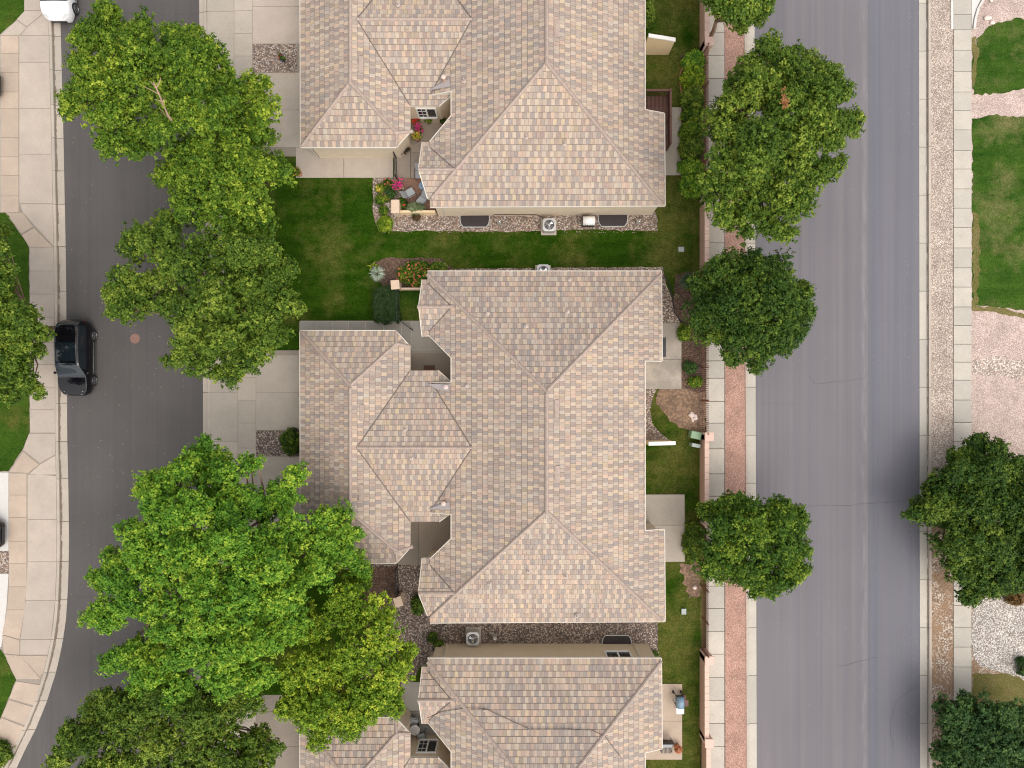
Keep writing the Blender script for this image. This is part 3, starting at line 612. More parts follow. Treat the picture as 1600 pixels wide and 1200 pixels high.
    for i in range(len(blocks)):
        for j in range(i+1, len(blocks)):
            for a in blocks[i].pl:
                for b in blocks[j].pl:
                    g0 = a.z((0, 0))-b.z((0, 0)); gx = a.z((1, 0))-b.z((1, 0))-g0; gy = a.z((0, 1))-b.z((0, 1))-g0; L = math.hypot(gx, gy)
                    if L < .05: continue
                    o = Vector((-g0*gx/L**2, -g0*gy/L**2)); d = Vector((-gy, gx))/L; ts = []
                    for k in range(-400, 401):
                        q = o+d*(k*.05); z = a.z(q)
                        if inpoly(q, blocks[i].foot) and inpoly(q, blocks[j].foot) and blocks[i].z(q) > z-.003 and blocks[j].z(q) > z-.003 and zroof(q) < z+.003: ts.append(k*.05)
                    if len(ts) > 5:
                        p, q = o+d*min(ts), o+d*max(ts); nn = Vector((-d.y, d.x))*.024
                        zp, zq = a.z(p)+.045, a.z(q)+.045
                        vb.face([(p.x-nn.x, p.y-nn.y, zp), (p.x+nn.x, p.y+nn.y, zp), (q.x+nn.x, q.y+nn.y, zq), (q.x-nn.x, q.y-nn.y, zq)]); vb.build('valley_flashing', M['valley'], root); vb = MB()
def cap(cb, p, q, zp, zq, w_):
    d = (q-p).normalized(); n = Vector((-d.y, d.x)); ring = []
    for (c, z, s) in ((p, zp, 1.08), (q, zq, .92)):
        ring.append([Vector((c.x+n.x*w_*s*x, c.y+n.y*w_*s*x, z+h*s)) for x, h in ((-1, -.035), (-.6, .055), (0, .095), (.6, .055), (1, -.035))])
    for k in range(4): cb.face([ring[0][k], ring[0][k+1], ring[1][k+1], ring[1][k]])
    cb.face(ring[0][::-1]); cb.face(ring[1])
def inset(poly, d):
    n = len(poly); ar = sum(poly[k][0]*poly[(k+1) % n][1]-poly[(k+1) % n][0]*poly[k][1] for k in range(n)); s = 1 if ar > 0 else -1; out = []
    for k in range(n):
        p0, p1, p2 = Vector(poly[k-1]), Vector(poly[k]), Vector(poly[(k+1) % n])
        a = (p1-p0).normalized(); b = (p2-p1).normalized(); na = Vector((-a.y, a.x))*s; nb = Vector((-b.y, b.x))*s
        m_ = (na+nb); den = 1+na.dot(nb); out.append(p1+m_*(d/max(.3, den)))
    return out
def window(root, a, b, z0, z1, nrm, bars=True):   # a,b: wall points (x,y); nrm: outward
    a, b, nrm = Vector(a), Vector(b), Vector(nrm).normalized(); t = (b-a).normalized(); L = (b-a).length
    def bx(mb, s0, s1, h0, h1, d0, d1):
        q = [a+t*s0+nrm*d0, a+t*s1+nrm*d0, a+t*s1+nrm*d1, a+t*s0+nrm*d1]
        mb.hexa([Vector((p.x, p.y, h0)) for p in q]+[Vector((p.x, p.y, h1)) for p in q])
    f = MB(); w_ = .09
    bx(f, 0, w_, z0, z1, 0, .07); bx(f, L-w_, L, z0, z1, 0, .07); bx(f, w_, L-w_, z1-w_, z1, 0, .07); bx(f, w_, L-w_, z0, z0+w_, 0, .10); bx(f, L/2-.045, L/2+.045, z0+w_, z1-w_, 0, .07)
    fr = f.build('window', M['white'], root)
    g = MB(); bx(g, w_, L-w_, z0+w_, z1-w_, .005, .02); pn = g.build('pane', M['glass'], root); pn.parent = fr
    if bars:
        k = MB(); 
        for j in (.33, .66): bx(k, w_, L/2-.05, z0+(z1-z0)*j-.012, z0+(z1-z0)*j+.012, .02, .035)
        bx(k, L*.27-.012, L*.27+.012, z0+w_, z1-w_, .021, .034)
        q = k.build('glazing_bar', M['white'], root); q.parent = fr
    for ch in fr.children: ch.location = (0, 0, 0)
HX, HY = P(760, 700).x, P(760, 700).y
def make_house():
    root = thing('duplex_house', (HX, HY, .1), 'tan tiled hip roofed duplex in the middle of the row, whole roof in view', 'house', 'duplex houses along the street')
    build_roof(root)
    for bi in (0, 3, 4):
        m = MB(); m.prism([tuple(p) for p in inset(blocks[bi].foot, {0: .2, 3: .35, 4: .12}[bi])], .02, 2.80+bi*.01); m.build('wall', M['wall'], root)
    for bi in (1, 2):
        f = blocks[bi].foot; m = MB(); m.prism([tuple(p) for p in inset(f, .2)], .02, 2.79-bi*.01); m.build('wall', M['wall'], root)
    y0 = e3(0, 815)[1]+.12; window(root, (e3(644, 0)[0]+.1, y0), (e3(682, 0)[0]-.1, y0), 1.0, 2.45, (0, -1))
    y0 = e3(0, 579)[1]-.12; window(root, (e3(644, 0)[0]+.1, y0), (e3(682, 0)[0]-.1, y0), .75, 2.3, (0, 1))
    y0 = e3(0, 424)[1]-.2; window(root, (139*K, y0), (178*K, y0), 1.45, 2.6, (0, 1), False)
    for yy in (587, 812):   # garage doors on the west wall
        x = e3(469.3, 0)[0]+.2; g = MB()
        yc = e3(0, yy)[1]
        for k in range(4): g.box(x-.05, yc-2.1, .15+k*.56, x-.0, yc+2.1, .15+k*.56+.54)
        g.build('garage_door', M['trim'], root)
    # low slot vents near the ridges
    for (px, py0, py1, zz) in ((870, 625, 652, 5.78), (871, 728, 755, 5.78), (565, 633, 658, 4.2), (564, 757, 783, 4.2)):
        a, b_ = P(px, py0, zz), P(px, py1, zz); z = zroof((a.x, (a.y+b_.y)/2)); v = MB(); v.box(a.x-.13, b_.y, z-.06, a.x+.13, a.y, z+.1)
        v.build('roof_vent', M['cap'], root, bevel=.02)
    # flues standing on grey crickets
    for (px, py, sg) in ((697, 605, 1), (693, 787, -1)):
        c = P(px, py, 4.0); z = zroof((c.x, c.y)); v = MB(); v.lathe((c.x, c.y, z-.1), [(.10, 0), (.10, .5), (.085, .52), (.085, .6)], 14)
        fl = v.build('flue', M['clay'], root); v = MB(); v.lathe((c.x, c.y, z+.48), [(.02, 0), (.13, .03), (.13, .08), (.03, .13)], 14); cp = v.build('flue_cap', M['clay_pale'], root); cp.parent = fl
        v = MB(); a, b_ = P(668, 600 if sg > 0 else 797, 3.5), P(704, 600 if sg > 0 else 797, 3.8)
        q = [(a.x, a.y), (b_.x, b_.y), (b_.x-.1, b_.y-sg*.45), (a.x+.5, a.y-sg*.3)]
        v.face([(x, y, zroof((x, y-sg*.05))+.06) for x, y in q]); v.build('cricket_flashing', M['lead'], root)
    # corner downspouts
    for (px, py, dx, dy) in ((692, 424, 0, -.2), (1003, 424, 0, -.2), (690, 972, 0, .2)):
        x, y = e3(px, py); y += dy; sgn = 1 if dy < 0 else -1
        v = MB(); v.box(x-.04, min(y, y+sgn*.09), .25, x+.04, max(y, y+sgn*.09), 2.9); v.build('downspout', M['gutter'], root)
    return root
house = make_house()
bpy.context.view_layer.update()
house_n = copy_tree(house); house_n.location = (HX, HY+24.18, .1); house_n['label'] = 'tan tiled duplex cut off by the top edge of the picture, flowers in its courtyard'
house_s = copy_tree(house); house_s.location = (HX, HY-22.50, .1); house_s['label'] = 'tan tiled duplex cut off by the bottom edge, with a cable looping over its roof'
house['group'] = house_n['group'] = house_s['group'] = 'duplex houses along the street'
def small_vent(root, dy, px, py, zz):
    c = P(px, py, zz); z = zroof((c.x, c.y-dy)) if True else 0
    if z < 0: return
    z += .0; c = P(px, py, z); v = MB()
    v.lathe((c.x, c.y, z-.05), [(.13, .06), (.12, .09), (.05, .12), (.04, .12), (.038, .34), (.042, .36)], 12)
    v.build('vent_pipe', M['vent'], root)
for px, py in ((762, 490), (822, 510), (890, 437), (887, 487), (730, 603), (725, 778), (643, 716), (633, 672), (765, 912), (826, 892), (884, 900), (901, 962)): small_vent(house, 0, px, py, 4.6)
for px, py in ((822, 215), (882, 225), (758, 245), (888, 308), (622, 8), (636, 48), (725, 127)): small_vent(house_n, 24.18, px, py, 4.6)
for px, py in ((757, 1107), (825, 1138), (895, 1040)): small_vent(house_s, -22.5, px, py, 4.6)
# cable over the south roof
v = MB(); pts = []
cp = [(668, 1122), (690, 1112), (730, 1106), (757, 1107), (790, 1122), (825, 1138), (880, 1138), (925, 1141), (945, 1150), (975, 1190)]
for a, b in zip(cp[:-1], cp[1:]):
    for k in range(8):
        px, py = a[0]+(b[0]-a[0])*k/8, a[1]+(b[1]-a[1])*k/8; z = 4.5
        for _ in range(4): c = P(px, py, z); z = max(3.0, zroof((c.x, c.y+22.5)))
        pts.append(P(px, py, z+.06))
v.tube(pts, .014, 5); v.build('roof_cable', M['metal_dk'], house_s)

# ------------------------------------------------------------------ vegetation
def leaves_mesh(name, mt, parent, clumps, tufts, per, leaf, rs, flat=.6, up=.55, jitter=.7, least=4):
    """clumps: array (x,y,z,r,tint). Tufts of leaves on every clump."""
    cl = np.asarray(clumps, float); n = len(cl)
    nt_ = np.maximum(least, (tufts*(cl[:, 3]/.5)**2).astype(int)); idx = np.repeat(np.arange(n), nt_); T = len(idx)
    d = rs.normal(size=(T, 3)); d[:, 2] = d[:, 2]*.9+.45; d /= np.linalg.norm(d, axis=1)[:, None]
    tc = cl[idx, :3]+d*(cl[idx, 3]*rs.uniform(.72, 1.12, T))[:, None]*np.array([1, 1, flat+.15])
    tt = cl[idx, 4]**1.2*.62+rs.uniform(0, 1, T)**1.3*.38
    li = np.repeat(np.arange(T), per); N = len(li)
    off = rs.normal(size=(N, 3)); off /= np.linalg.norm(off, axis=1)[:, None]; dd = d[li]
    pos = tc[li]+off*rs.uniform(.2, 1, N)[:, None]*leaf*1.25*np.array([1, 1, .7])
    nrm = dd*.7+np.array([0, 0, up])+rs.normal(size=(N, 3))*jitter*.55+off*.3; nrm /= np.linalg.norm(nrm, axis=1)[:, None]
    a = np.cross(nrm, off+rs.normal(size=(N, 3))*.3); a /= np.linalg.norm(a, axis=1)[:, None]; b = np.cross(nrm, a)
    L = leaf*rs.uniform(.7, 1.25, N)[:, None]; Wd = L*rs.uniform(.30, .42, N)[:, None]
    v = np.stack([pos-b*L*.5, pos+a*Wd+nrm*L*.08-b*L*.05, pos+b*L*.5, pos-a*Wd+nrm*L*.08-b*L*.05], 1).reshape(-1, 3)
    tip = np.clip((off*dd).sum(1), -1, 1)*.13   # the young leaves at the end of a spray are the paler ones
    t = np.clip(tt[li]*.8+rs.uniform(0, 1, N)*.2+tip, 0, 1)
    off0 = np.array(parent.location) if parent is not None else np.zeros(3)
    v = v-off0
    me = bpy.data.meshes.new(name); me.vertices.add(len(v)); me.vertices.foreach_set('co', v.ravel().astype(np.float32))
    me.loops.add(4*N); me.loops.foreach_set('vertex_index', np.arange(4*N, dtype=np.int32)); me.polygons.add(N)
    me.polygons.foreach_set('loop_start', np.arange(0, 4*N, 4, dtype=np.int32))
    try: me.polygons.foreach_set('loop_total', np.full(N, 4, dtype=np.int32))
    except Exception: pass
    at = me.attributes.new('tint', 'FLOAT', 'FACE'); at.data.foreach_set('value', t.astype(np.float32))
    me.materials.append(mt); me.update(calc_edges=True)
    o = bpy.data.objects.new(name, me); link(o); o.parent = parent
    return o, N
TOTAL = 0
def tree(lobes, z0, hz, mt, label, leaf=.125, rc=.42, tufts=15, per=11, seed=1, dens=1.0, trunk_r=.2, name='street_tree', group='broadleaf trees', lowest=1.6, relief=1.0, limb=None, top=.72):
    global TOTAL
    rs = np.random.RandomState(seed); r = random.Random(seed)
    lb = list(lobes)
    for (x, y, q) in list(lobes):          # small outer lobes hang on a bridge of foliage, not on a bare stalk
        if q < 27:
            big = [(math.hypot(x-a, y-b), a, b, c) for a, b, c in lobes if c > q+5]
            if big:
                d_, a, b, c = min(big); lb.append((x+(a-x)*.5, y+(b-y)*.5, (q+c)*.42))
    lb = np.array(lb, float); wgt = lb[:, 2]**2; cx, cy = (lb[:, 0]*wgt).sum()/wgt.sum(), (lb[:, 1]*wgt).sum()/wgt.sum()
    dd = np.hypot(lb[:, 0]-cx, lb[:, 1]-cy); Rm = (dd+lb[:, 2]).max()
    W = []
    for (px, py, rp), d in zip(lb, dd):
        z = z0+hz*(1-(d/Rm)**2)+rs.uniform(-1.0, .75)*relief
        c = P(px, py, z); W.append((c.x, c.y, z, rp*1.06*K*(H-z)/H))
    W = np.array(W); ww = W[:, 3]**2; bx, by = (W[:, 0]*ww).sum()/ww.sum(), (W[:, 1]*ww).sum()/ww.sum()
    root = thing(name, (bx, by, .1), label, 'tree', group)
    clumps = []; owner = []
    for i, (x, y, z, rad) in enumerate(W):
        n = int(1.7*dens*max(5, 4*math.pi*rad*rad*.62/(rc*rc*1.15)))
        d = rs.normal(size=(n, 3)); d[:, 2] = np.abs(d[:, 2])*np.where(rs.uniform(size=n) < top, 1, -1)*.9; d /= np.linalg.norm(d, axis=1)[:, None]
        ph = rs.uniform(0, 6.28, 3); wob = 1+.14*np.sin(3*np.arctan2(d[:, 1], d[:, 0])+ph[0])+.08*np.sin(5*d[:, 2]*3+ph[1])
        rr = rs.uniform(.35, 1.0, n)**.45*wob*(rad-rc*.35)
        p = np.array([x, y, z])+d*rr[:, None]*np.array([1, 1, .85])
        lt = rs.uniform(0, 1)
        # foliage gathers on a handful of boughs inside each lobe, with dark slots between them
        nb = max(4, int(rad*rad*3.2)); bd = rs.normal(size=(nb, 3)); bd[:, 2] = np.abs(bd[:, 2])*.8; bd /= np.linalg.norm(bd, axis=1)[:, None]
        bl = rs.uniform(.78, 1.08, nb); bt = rs.uniform(0, 1, nb)
        for q, dq in zip(p, d):
            k = int(np.argmax(bd @ dq)); ang = float(bd[k] @ dq)
            if dq[2] > -.1:
                if ang < .80 and rs.uniform() < .75: continue
                q = np.array([x, y, z])+(q-np.array([x, y, z]))*bl[k]*(.72+.28*max(0, (ang-.7)/.3))
            ins = ((W[:, :3]-q)**2*np.array([1, 1, 1.3])).sum(1)**.5 < W[:, 3]*.66
            ins[i] = False
            if ins.any() and rs.uniform() < .8: continue
            if q[2] < lowest: continue
            if rs.uniform() < .16 and dq[2] < .75: q = np.array([x, y, z])+(q-np.array([x, y, z]))*rs.uniform(1.08, 1.34)
            clumps.append((*q, rc*rs.uniform(.5, 1.1), .3*lt+.35*bt[k]+.35*rs.uniform())); owner.append(i)
    o, N = leaves_mesh('crown', mt, root, clumps, tufts, per, leaf, rs)
    TOTAL += N
    tb = MB(); zf = z0*.42; base = Vector((bx, by, 0))
    f0 = base+Vector((r.uniform(-.2, .2), r.uniform(-.2, .2), zf))
    tb.tube([base, base+Vector((0, 0, .25)), base.lerp(f0, .5)+Vector((.06, .03, 0)), f0], [trunk_r*1.5, trunk_r*1.08, trunk_r*.95, trunk_r*.85], 10)
    nl = max(3, min(7, len(W)//3)); order = sorted(range(len(W)), key=lambda k: math.atan2(W[k][1]-by, W[k][0]-bx)); hubs = []
    for k in range(nl):
        grp = order[k*len(order)//nl:(k+1)*len(order)//nl]
        g = np.mean([W[q][:3] for q in grp], 0); hub = f0.lerp(Vector(g), .5); hub.z = max(hub.z, zf+.4)-.1
        mid = f0.lerp(hub, .5)+Vector((r.uniform(-.15, .15), r.uniform(-.15, .15), .1)); tb.tube([f0, mid, hub], [trunk_r*.6, trunk_r*.5, trunk_r*.38], 7)
        for q in grp:
            e = Vector(W[q][:3])-Vector((0, 0, W[q][3]*.2)); md = hub.lerp(e, .5)+Vector((r.uniform(-.25, .25), r.uniform(-.25, .25), -.1))
            tb.tube([hub, md, e], [trunk_r*.34, trunk_r*.22, trunk_r*.12], 6)
            cc = [c for c, w_ in zip(clumps, owner) if w_ == q]
            r.shuffle(cc)
            for c in cc[:9]:
                t = r.uniform(.5, 1); s = md.lerp(e, t); en = Vector(c[:3]); tb.tube([s, s.lerp(en, .55)+Vector((0, 0, -.08)), en], [trunk_r*.1, trunk_r*.07, .012], 4, False)
    tb.build('trunk', M['bark'], root, True)
    if limb:
        lbm = MB(); pts = [P(*q) for q in limb]; lbm.tube(pts, list(np.linspace(trunk_r*.42, .03, len(pts))), 8)
        for k in range(1, len(pts)):
            for _ in range(3):
                a = pts[k-1].lerp(pts[k], r.uniform(0, 1)); e = a+Vector((r.uniform(-1, .4), r.uniform(-.2, 1), r.uniform(0, .3)))*.9; lbm.tube([a, a.lerp(e, .5)+Vector((.05, 0, 0)), e], [.035, .025, .01], 5, False)
        lbm.build('bare_limb', M['bark_pale'], root, True)
    return root
L1 = leaf_mat('leaves_yellow_green', (.019, .064, .008), (.104, .196, .014), (.42, .50, .05))
L2 = leaf_mat('leaves_olive_green', (.016, .050, .007), (.090, .162, .015), (.35, .42, .055))
L3 = leaf_mat('leaves_vivid_green', (.018, .085, .011), (.122, .272, .020), (.46, .57, .055))
L4 = leaf_mat('leaves_deep_green', (.010, .036, .006), (.044, .098, .010), (.21, .28, .03))
L5 = leaf_mat('leaves_glossy_green', (.012, .042, .005), (.060, .134, .010), (.35, .44, .04))
L6 = leaf_mat('leaves_blue_green', (.011, .040, .011), (.042, .098, .024), (.15, .24, .05))
L7 = leaf_mat('leaves_lime_green', (.026, .078, .006), (.152, .262, .014), (.55, .60, .055))
T = {}
T[1] = [(275, 172, 32), (305, 185, 30), (330, 140, 26), (160, 45, 34), (170, 30, 26), (225, 38, 18), (215, 62, 24), (270, 60, 24), (306, 62, 20), (326, 76, 18), (338, 92, 14), (132, 68, 22), (125, 100, 20), (112, 155, 20), (106, 172, 12), (150, 130, 38), (180, 95, 38), (225, 90, 38), (255, 120, 34), (210, 150, 40), (168, 185, 34), (172, 228, 22), (216, 220, 30), (248, 205, 26), (290, 95, 32), (300, 130, 28), (354, 128, 16), (365, 155, 28), (400, 140, 26), (415, 168, 26), (385, 190, 30), (418, 212, 16), (340, 178, 26), (372, 220, 24)]
T[2] = [(300, 262, 38), (262, 272, 24), (330, 225, 34), (330, 290, 38), (375, 270, 38), (400, 250, 26), (432, 262, 22), (444, 272, 14), (300, 320, 32), (345, 340, 36), (392, 315, 34), (408, 345, 24), (290, 235, 24)]
T[3] = [(210, 384, 24), (228, 363, 18), (262, 350, 22), (255, 385, 30), (190, 435, 20), (178, 458, 16), (182, 482, 14), (208, 476, 30), (240, 455, 34), (285, 420, 36), (330, 405, 34), (372, 392, 34), (418, 392, 22), (435, 420, 24), (452, 428, 12), (432, 460, 30), (390, 455, 36), (330, 465, 38), (272, 486, 30), (300, 515, 30), (360, 510, 36), (412, 498, 30), (452, 475, 20), (266, 565, 14), (290, 556, 18), (306, 575, 18), (354, 583, 22), (325, 540, 26), (375, 558, 28), (405, 550, 20), (432, 522, 22)]
T[4] = [(300, 800, 34), (350, 810, 34), (420, 880, 36), (340, 960, 40), (210, 940, 32), (225, 870, 30), (440, 930, 34), (455, 970, 30), (300, 870, 40), (320, 702, 20), (298, 715, 18), (345, 722, 18), (381, 727, 16), (402, 722, 8), (235, 760, 26), (280, 755, 28), (338, 760, 32), (372, 785, 30), (415, 792, 24), (456, 745, 16), (446, 780, 20), (472, 738, 10), (260, 810, 36), (208, 836, 24), (168, 866, 15), (152, 905, 16), (190, 905, 30), (142, 965, 15), (175, 960, 28), (245, 888, 38), (305, 862, 42), (368, 850, 38), (425, 850, 34), (465, 845, 28), (465, 900, 34), (325, 930, 46), (390, 920, 44), (262, 965, 40), (205, 1020, 24), (174, 1035, 15), (242, 1030, 36), (303, 1010, 42), (370, 1000, 44), (416, 985, 40), (228, 1070, 26), (278, 1078, 28), (350, 1062, 30), (408, 1050, 30), (503, 815, 24), (532, 797, 14), (546, 832, 16), (518, 855, 28), (500, 890, 30), (545, 872, 20), (562, 890, 12)]
T[5] = [(555, 915, 26), (590, 952, 24), (540, 960, 36), (600, 990, 28), (636, 1016, 14), (560, 1020, 38), (610, 1050, 26), (580, 1085, 32), (613, 1098, 20), (535, 1080, 34), (500, 1040, 34), (490, 1100, 30), (540, 1135, 24), (500, 1150, 20), (562, 1120, 22), (480, 980, 34), (460, 1050, 28), (458, 1105, 24)]
T[6] = [(252, 1085, 28), (330, 1102, 30), (388, 1082, 24), (200, 1100, 24), (290, 1090, 28), (355, 1095, 26), (120, 1145, 26), (150, 1110, 22), (175, 1092, 20), (95, 1180, 20), (200, 1130, 32), (160, 1180, 36), (240, 1105, 24), (250, 1160, 36), (210, 1205, 34), (300, 1120, 32), (310, 1180, 36), (350, 1130, 28), (370, 1180, 32), (395, 1105, 16), (405, 1150, 18), (428, 1165, 14), (140, 1220, 30), (270, 1225, 36), (350, 1225, 38), (405, 1200, 22), (225, 1250, 34), (320, 1262, 34)]
T[7] = [(3, 358, 12), (4, 390, 14), (6, 430, 20), (4, 460, 22), (28, 498, 26), (50, 490, 10), (60, 518, 13), (71, 525, 7), (62, 550, 11), (26, 530, 30), (16, 570, 30), (40, 592, 18), (58, 612, 8), (16, 610, 20), (-25, 500, 40), (-25, 570, 40), (-35, 430, 35), (-80, 500, 40), (-70, 570, 30), (-30, 380, 24)]
T[8] = [(1120, 8, 16), (1138, 22, 14), (1162, 12, 22), (1192, 5, 14), (1160, 40, 12), (1184, 22, 12), (1150, -22, 34), (1190, -35, 26), (1110, -30, 24), (1150, -70, 30)]
T[9] = [(1205, 64, 14), (1195, 82, 20), (1238, 84, 14), (1258, 97, 18), (1168, 104, 20), (1222, 104, 26), (1285, 108, 16), (1302, 120, 16), (1155, 130, 22), (1248, 130, 30), (1195, 145, 34), (1280, 142, 30), (1314, 142, 18), (1132, 163, 16), (1160, 170, 34), (1228, 178, 38), (1280, 182, 36), (1333, 185, 13), (1336, 203, 11), (1312, 200, 24), (1120, 190, 22), (1145, 216, 34), (1195, 216, 40), (1250, 222, 38), (1296, 214, 24), (1128, 250, 28), (1172, 256, 36), (1222, 263, 34), (1268, 263, 28), (1312, 257, 12), (1298, 268, 16), (1110, 285, 18), (1110, 318, 12), (1145, 297, 30), (1188, 304, 32), (1235, 304, 28), (1262, 308, 18), (1128, 340, 15), (1162, 338, 24), (1202, 345, 22), (1244, 330, 18), (1228, 363, 14), (1168, 363, 12), (1208, 362, 13)]
T[10] = [(1130, 430, 34), (1172, 418, 32), (1215, 430, 30), (1246, 462, 26), (1256, 490, 20), (1238, 512, 24), (1103, 450, 30), (1094, 490, 26), (1112, 520, 28), (1150, 480, 44), (1200, 475, 44), (1215, 530, 22), (1228, 540, 13), (1160, 530, 34), (1142, 552, 20), (1186, 556, 22), (1180, 568, 13), (1170, 450, 38)]
T[11] = [(1100, 798, 11), (1114, 802, 16), (1140, 787, 18), (1155, 782, 13), (1175, 792, 20), (1213, 793, 20), (1238, 800, 18), (1250, 812, 13), (1138, 820, 30), (1175, 820, 34), (1212, 820, 32), (1236, 830, 22), (1112, 855, 20), (1106, 890, 16), (1122, 899, 12), (1140, 865, 32), (1175, 860, 36), (1212, 860, 36), (1243, 855, 22), (1256, 866, 11), (1253, 890, 13), (1236, 892, 24), (1210, 898, 28), (1182, 900, 26), (1180, 922, 12), (1204, 926, 11), (1160, 898, 18)]
T[12] = [(1525, 694, 17), (1556, 704, 15), (1505, 717, 18), (1586, 728, 20), (1467, 760, 22), (1500, 745, 26), (1550, 745, 32), (1440, 792, 16), (1429, 805, 9), (1480, 800, 32), (1530, 790, 38), (1580, 790, 38), (1490, 850, 30), (1540, 850, 38), (1590, 850, 40), (1502, 895, 24), (1540, 908, 28), (1515, 930, 14), (1580, 905, 28), (1622, 770, 36), (1625, 850, 36)]
T[13] = [(1490, 1112, 24), (1510, 1097, 13), (1540, 1107, 20), (1570, 1117, 22), (1600, 1130, 26), (1480, 1150, 18), (1520, 1150, 32), (1560, 1160, 34), (1600, 1180, 36), (1490, 1190, 28), (1540, 1200, 36), (1590, 1220, 36), (1475, 1175, 12), (1530, 1240, 38)]
tree(T[1], 5.0, 2.6, L1, 'tall yellow green tree with a bare tan branch showing, overhanging the street', seed=1, trunk_r=.22, limb=[(290, 215, 5.5), (276, 198, 6.9), (262, 180, 8.3), (250, 150, 9.3), (240, 128, 9.7)])
tree(T[2], 4.4, 2.0, L1, 'bright green tree between the two taller ones beside the grass strip', seed=2, trunk_r=.16)
tree(T[3], 4.6, 2.4, L2, 'olive green tree just up the street from the pinkish manhole, over the driveway mouth', seed=3, trunk_r=.2)
tree(T[4], 5.4, 3.6, L3, 'largest and most vivid green tree, hiding the corner of the middle duplex garage roof', seed=4, leaf=.13, trunk_r=.27)
tree(T[5], 4.6, 2.6, L7, 'lime yellow tree between the middle and bottom duplexes', seed=5, trunk_r=.2)
tree(T[6], 4.2, 2.0, L2, 'dull green spreading tree cut by the bottom edge beside the street bend', seed=6, trunk_r=.2)
tree(T[7], 4.2, 1.8, L2, 'green tree on the far left lawn reaching toward the parked black car', seed=7, trunk_r=.18)
tree(T[8], 4.2, 1.5, L2, 'small green tree at the top edge over the red gravel strip', seed=8, trunk_r=.13, leaf=.15)
tree(T[9], 5.0, 2.6, L2, 'broad ragged tree over the east street with a few orange dead leaves', seed=9, trunk_r=.22)
tree(T[10], 3.2, 2.4, L4, 'dense dark round tree beside the east street level with the middle duplex', seed=10, rc=.38, leaf=.12, tufts=20, per=8, dens=1.15, relief=.45, trunk_r=.15)
tree(T[11], 3.0, 1.9, L5, 'compact glossy tree with lime leaf edges beside the lower half of the east street', seed=11, rc=.36, leaf=.12, tufts=18, per=8, dens=1.15, relief=.45, trunk_r=.13)
tree(T[12], 1.9, 1.1, L4, 'big dark green tree across the east street, right of the sidewalk', seed=12, rc=.42, leaf=.14, tufts=18, dens=1.2, relief=.5, trunk_r=.2, lowest=1.1, top=.85)
tree(T[13], 1.8, 1.0, L6, 'blue green tree in the bottom right corner', seed=13, rc=.4, leaf=.14, tufts=18, dens=1.2, relief=.5, trunk_r=.18, lowest=1.1, top=.85)
# dead orange leaves caught in the east tree
def shrub(px, py, rp, h, mt, label, seed=1, leaf=.07, rc=.16, cat='shrub', group=None, name='shrub', ry=None, tufts=26, per=6, blossoms=None, z0=.12):
    rs = np.random.RandomState(seed+100); c = P(px, py, h*.5); s = K*(H-h*.5)/H; rx = rp*s; ry_ = (ry or rp)*s
    root = thing(name, (c.x, c.y, z0), label, cat, group); cl = []
    n = int(max(6, 2.2*math.pi*rx*ry_/(rc*rc*1.2)))
    d = rs.normal(size=(n, 3)); d[:, 2] = np.abs(d[:, 2]); d /= np.linalg.norm(d, axis=1)[:, None]; rr = rs.uniform(.3, 1, n)**.4
    for q, k in zip(d, rr): cl.append((c.x+q[0]*k*max(rx-rc*.6, .05), c.y+q[1]*k*max(ry_-rc*.6, .05), z0+.08+q[2]*k*(h-rc*.5), rc*rs.uniform(.7, 1.3), rs.uniform()))
    leaves_mesh('foliage', mt, root, cl, 1, per, leaf, rs, least=13)
    tb = MB()
    for q in cl[:10]: tb.tube([(c.x, c.y, z0-.03), ((c.x+q[0])/2, (c.y+q[1])/2, z0+h*.3), q[:3]], [.025, .018, .008], 5)
    tb.build('stem', M['bark'], root)
    if blossoms:
        bl = MB()
        for _ in range(blossoms[1]):
            q = cl[rs.randint(len(cl))]; x, y, z = q[0]+rs.normal()*rc*.6, q[1]+rs.normal()*rc*.6, q[2]+rc*rs.uniform(.5, 1.2); s_ = blossoms[2]*rs.uniform(.7, 1.2)
            for k in range(5):
                a = k*1.257+rs.uniform(); bl.face([(x, y, z), (x+s_*math.cos(a-.5), y+s_*math.sin(a-.5), z+.02), (x+s_*1.3*math.cos(a), y+s_*1.3*math.sin(a), z+.01), (x+s_*math.cos(a+.5), y+s_*math.sin(a+.5), z+.02)])
        bl.build('blossom', M[blossoms[0]], root)['kind'] = 'stuff'
    return root
rs9 = np.random.RandomState(99); dl = leaf_mat('dead_leaves', (.30, .12, .05), (.42, .20, .09), (.55, .30, .15))
r9 = [o for o in sc.objects if o.get('label', '').startswith('broad ragged tree')][0]
cl9 = [(*P(1226+rs9.normal()*3, 152+rs9.normal()*8, 8.9+rs9.uniform(-.2, .2)), .12, rs9.uniform()) for _ in range(9)]
leaves_mesh('dead_leaf_spray', dl, r9, cl9, 60, 4, .1, rs9)
hedge_l = ['topmost shrub of the hedge below the pink wall end', 'yellow green shrub second from the top of the hedge', 'dull blue green shrub third down the hedge', 'dark shrub fourth down the hedge, beside the patio corner', 'light green shrub in the middle of the hedge', 'dark leafy shrub beside the long patio edge', 'green shrub near the lower end of the hedge', 'lowest rounded shrub of the hedge above the second wall']
for i, (px, py, rp, ry, mt) in enumerate([(1085, 96, 19, 17, L3), (1083, 122, 21, 18, L7), (1083, 155, 21, 21, L2), (1082, 182, 19, 15, L5), (1080, 205, 19, 17, L1), (1080, 232, 21, 20, L2), (1080, 262, 20, 17, L3), (1082, 288, 22, 20, L3)]):
    shrub(px, py, rp, 1.1+.1*(i % 3), mt, hedge_l[i], i, .085, .17, group='hedge shrubs along the iron fence', ry=ry)
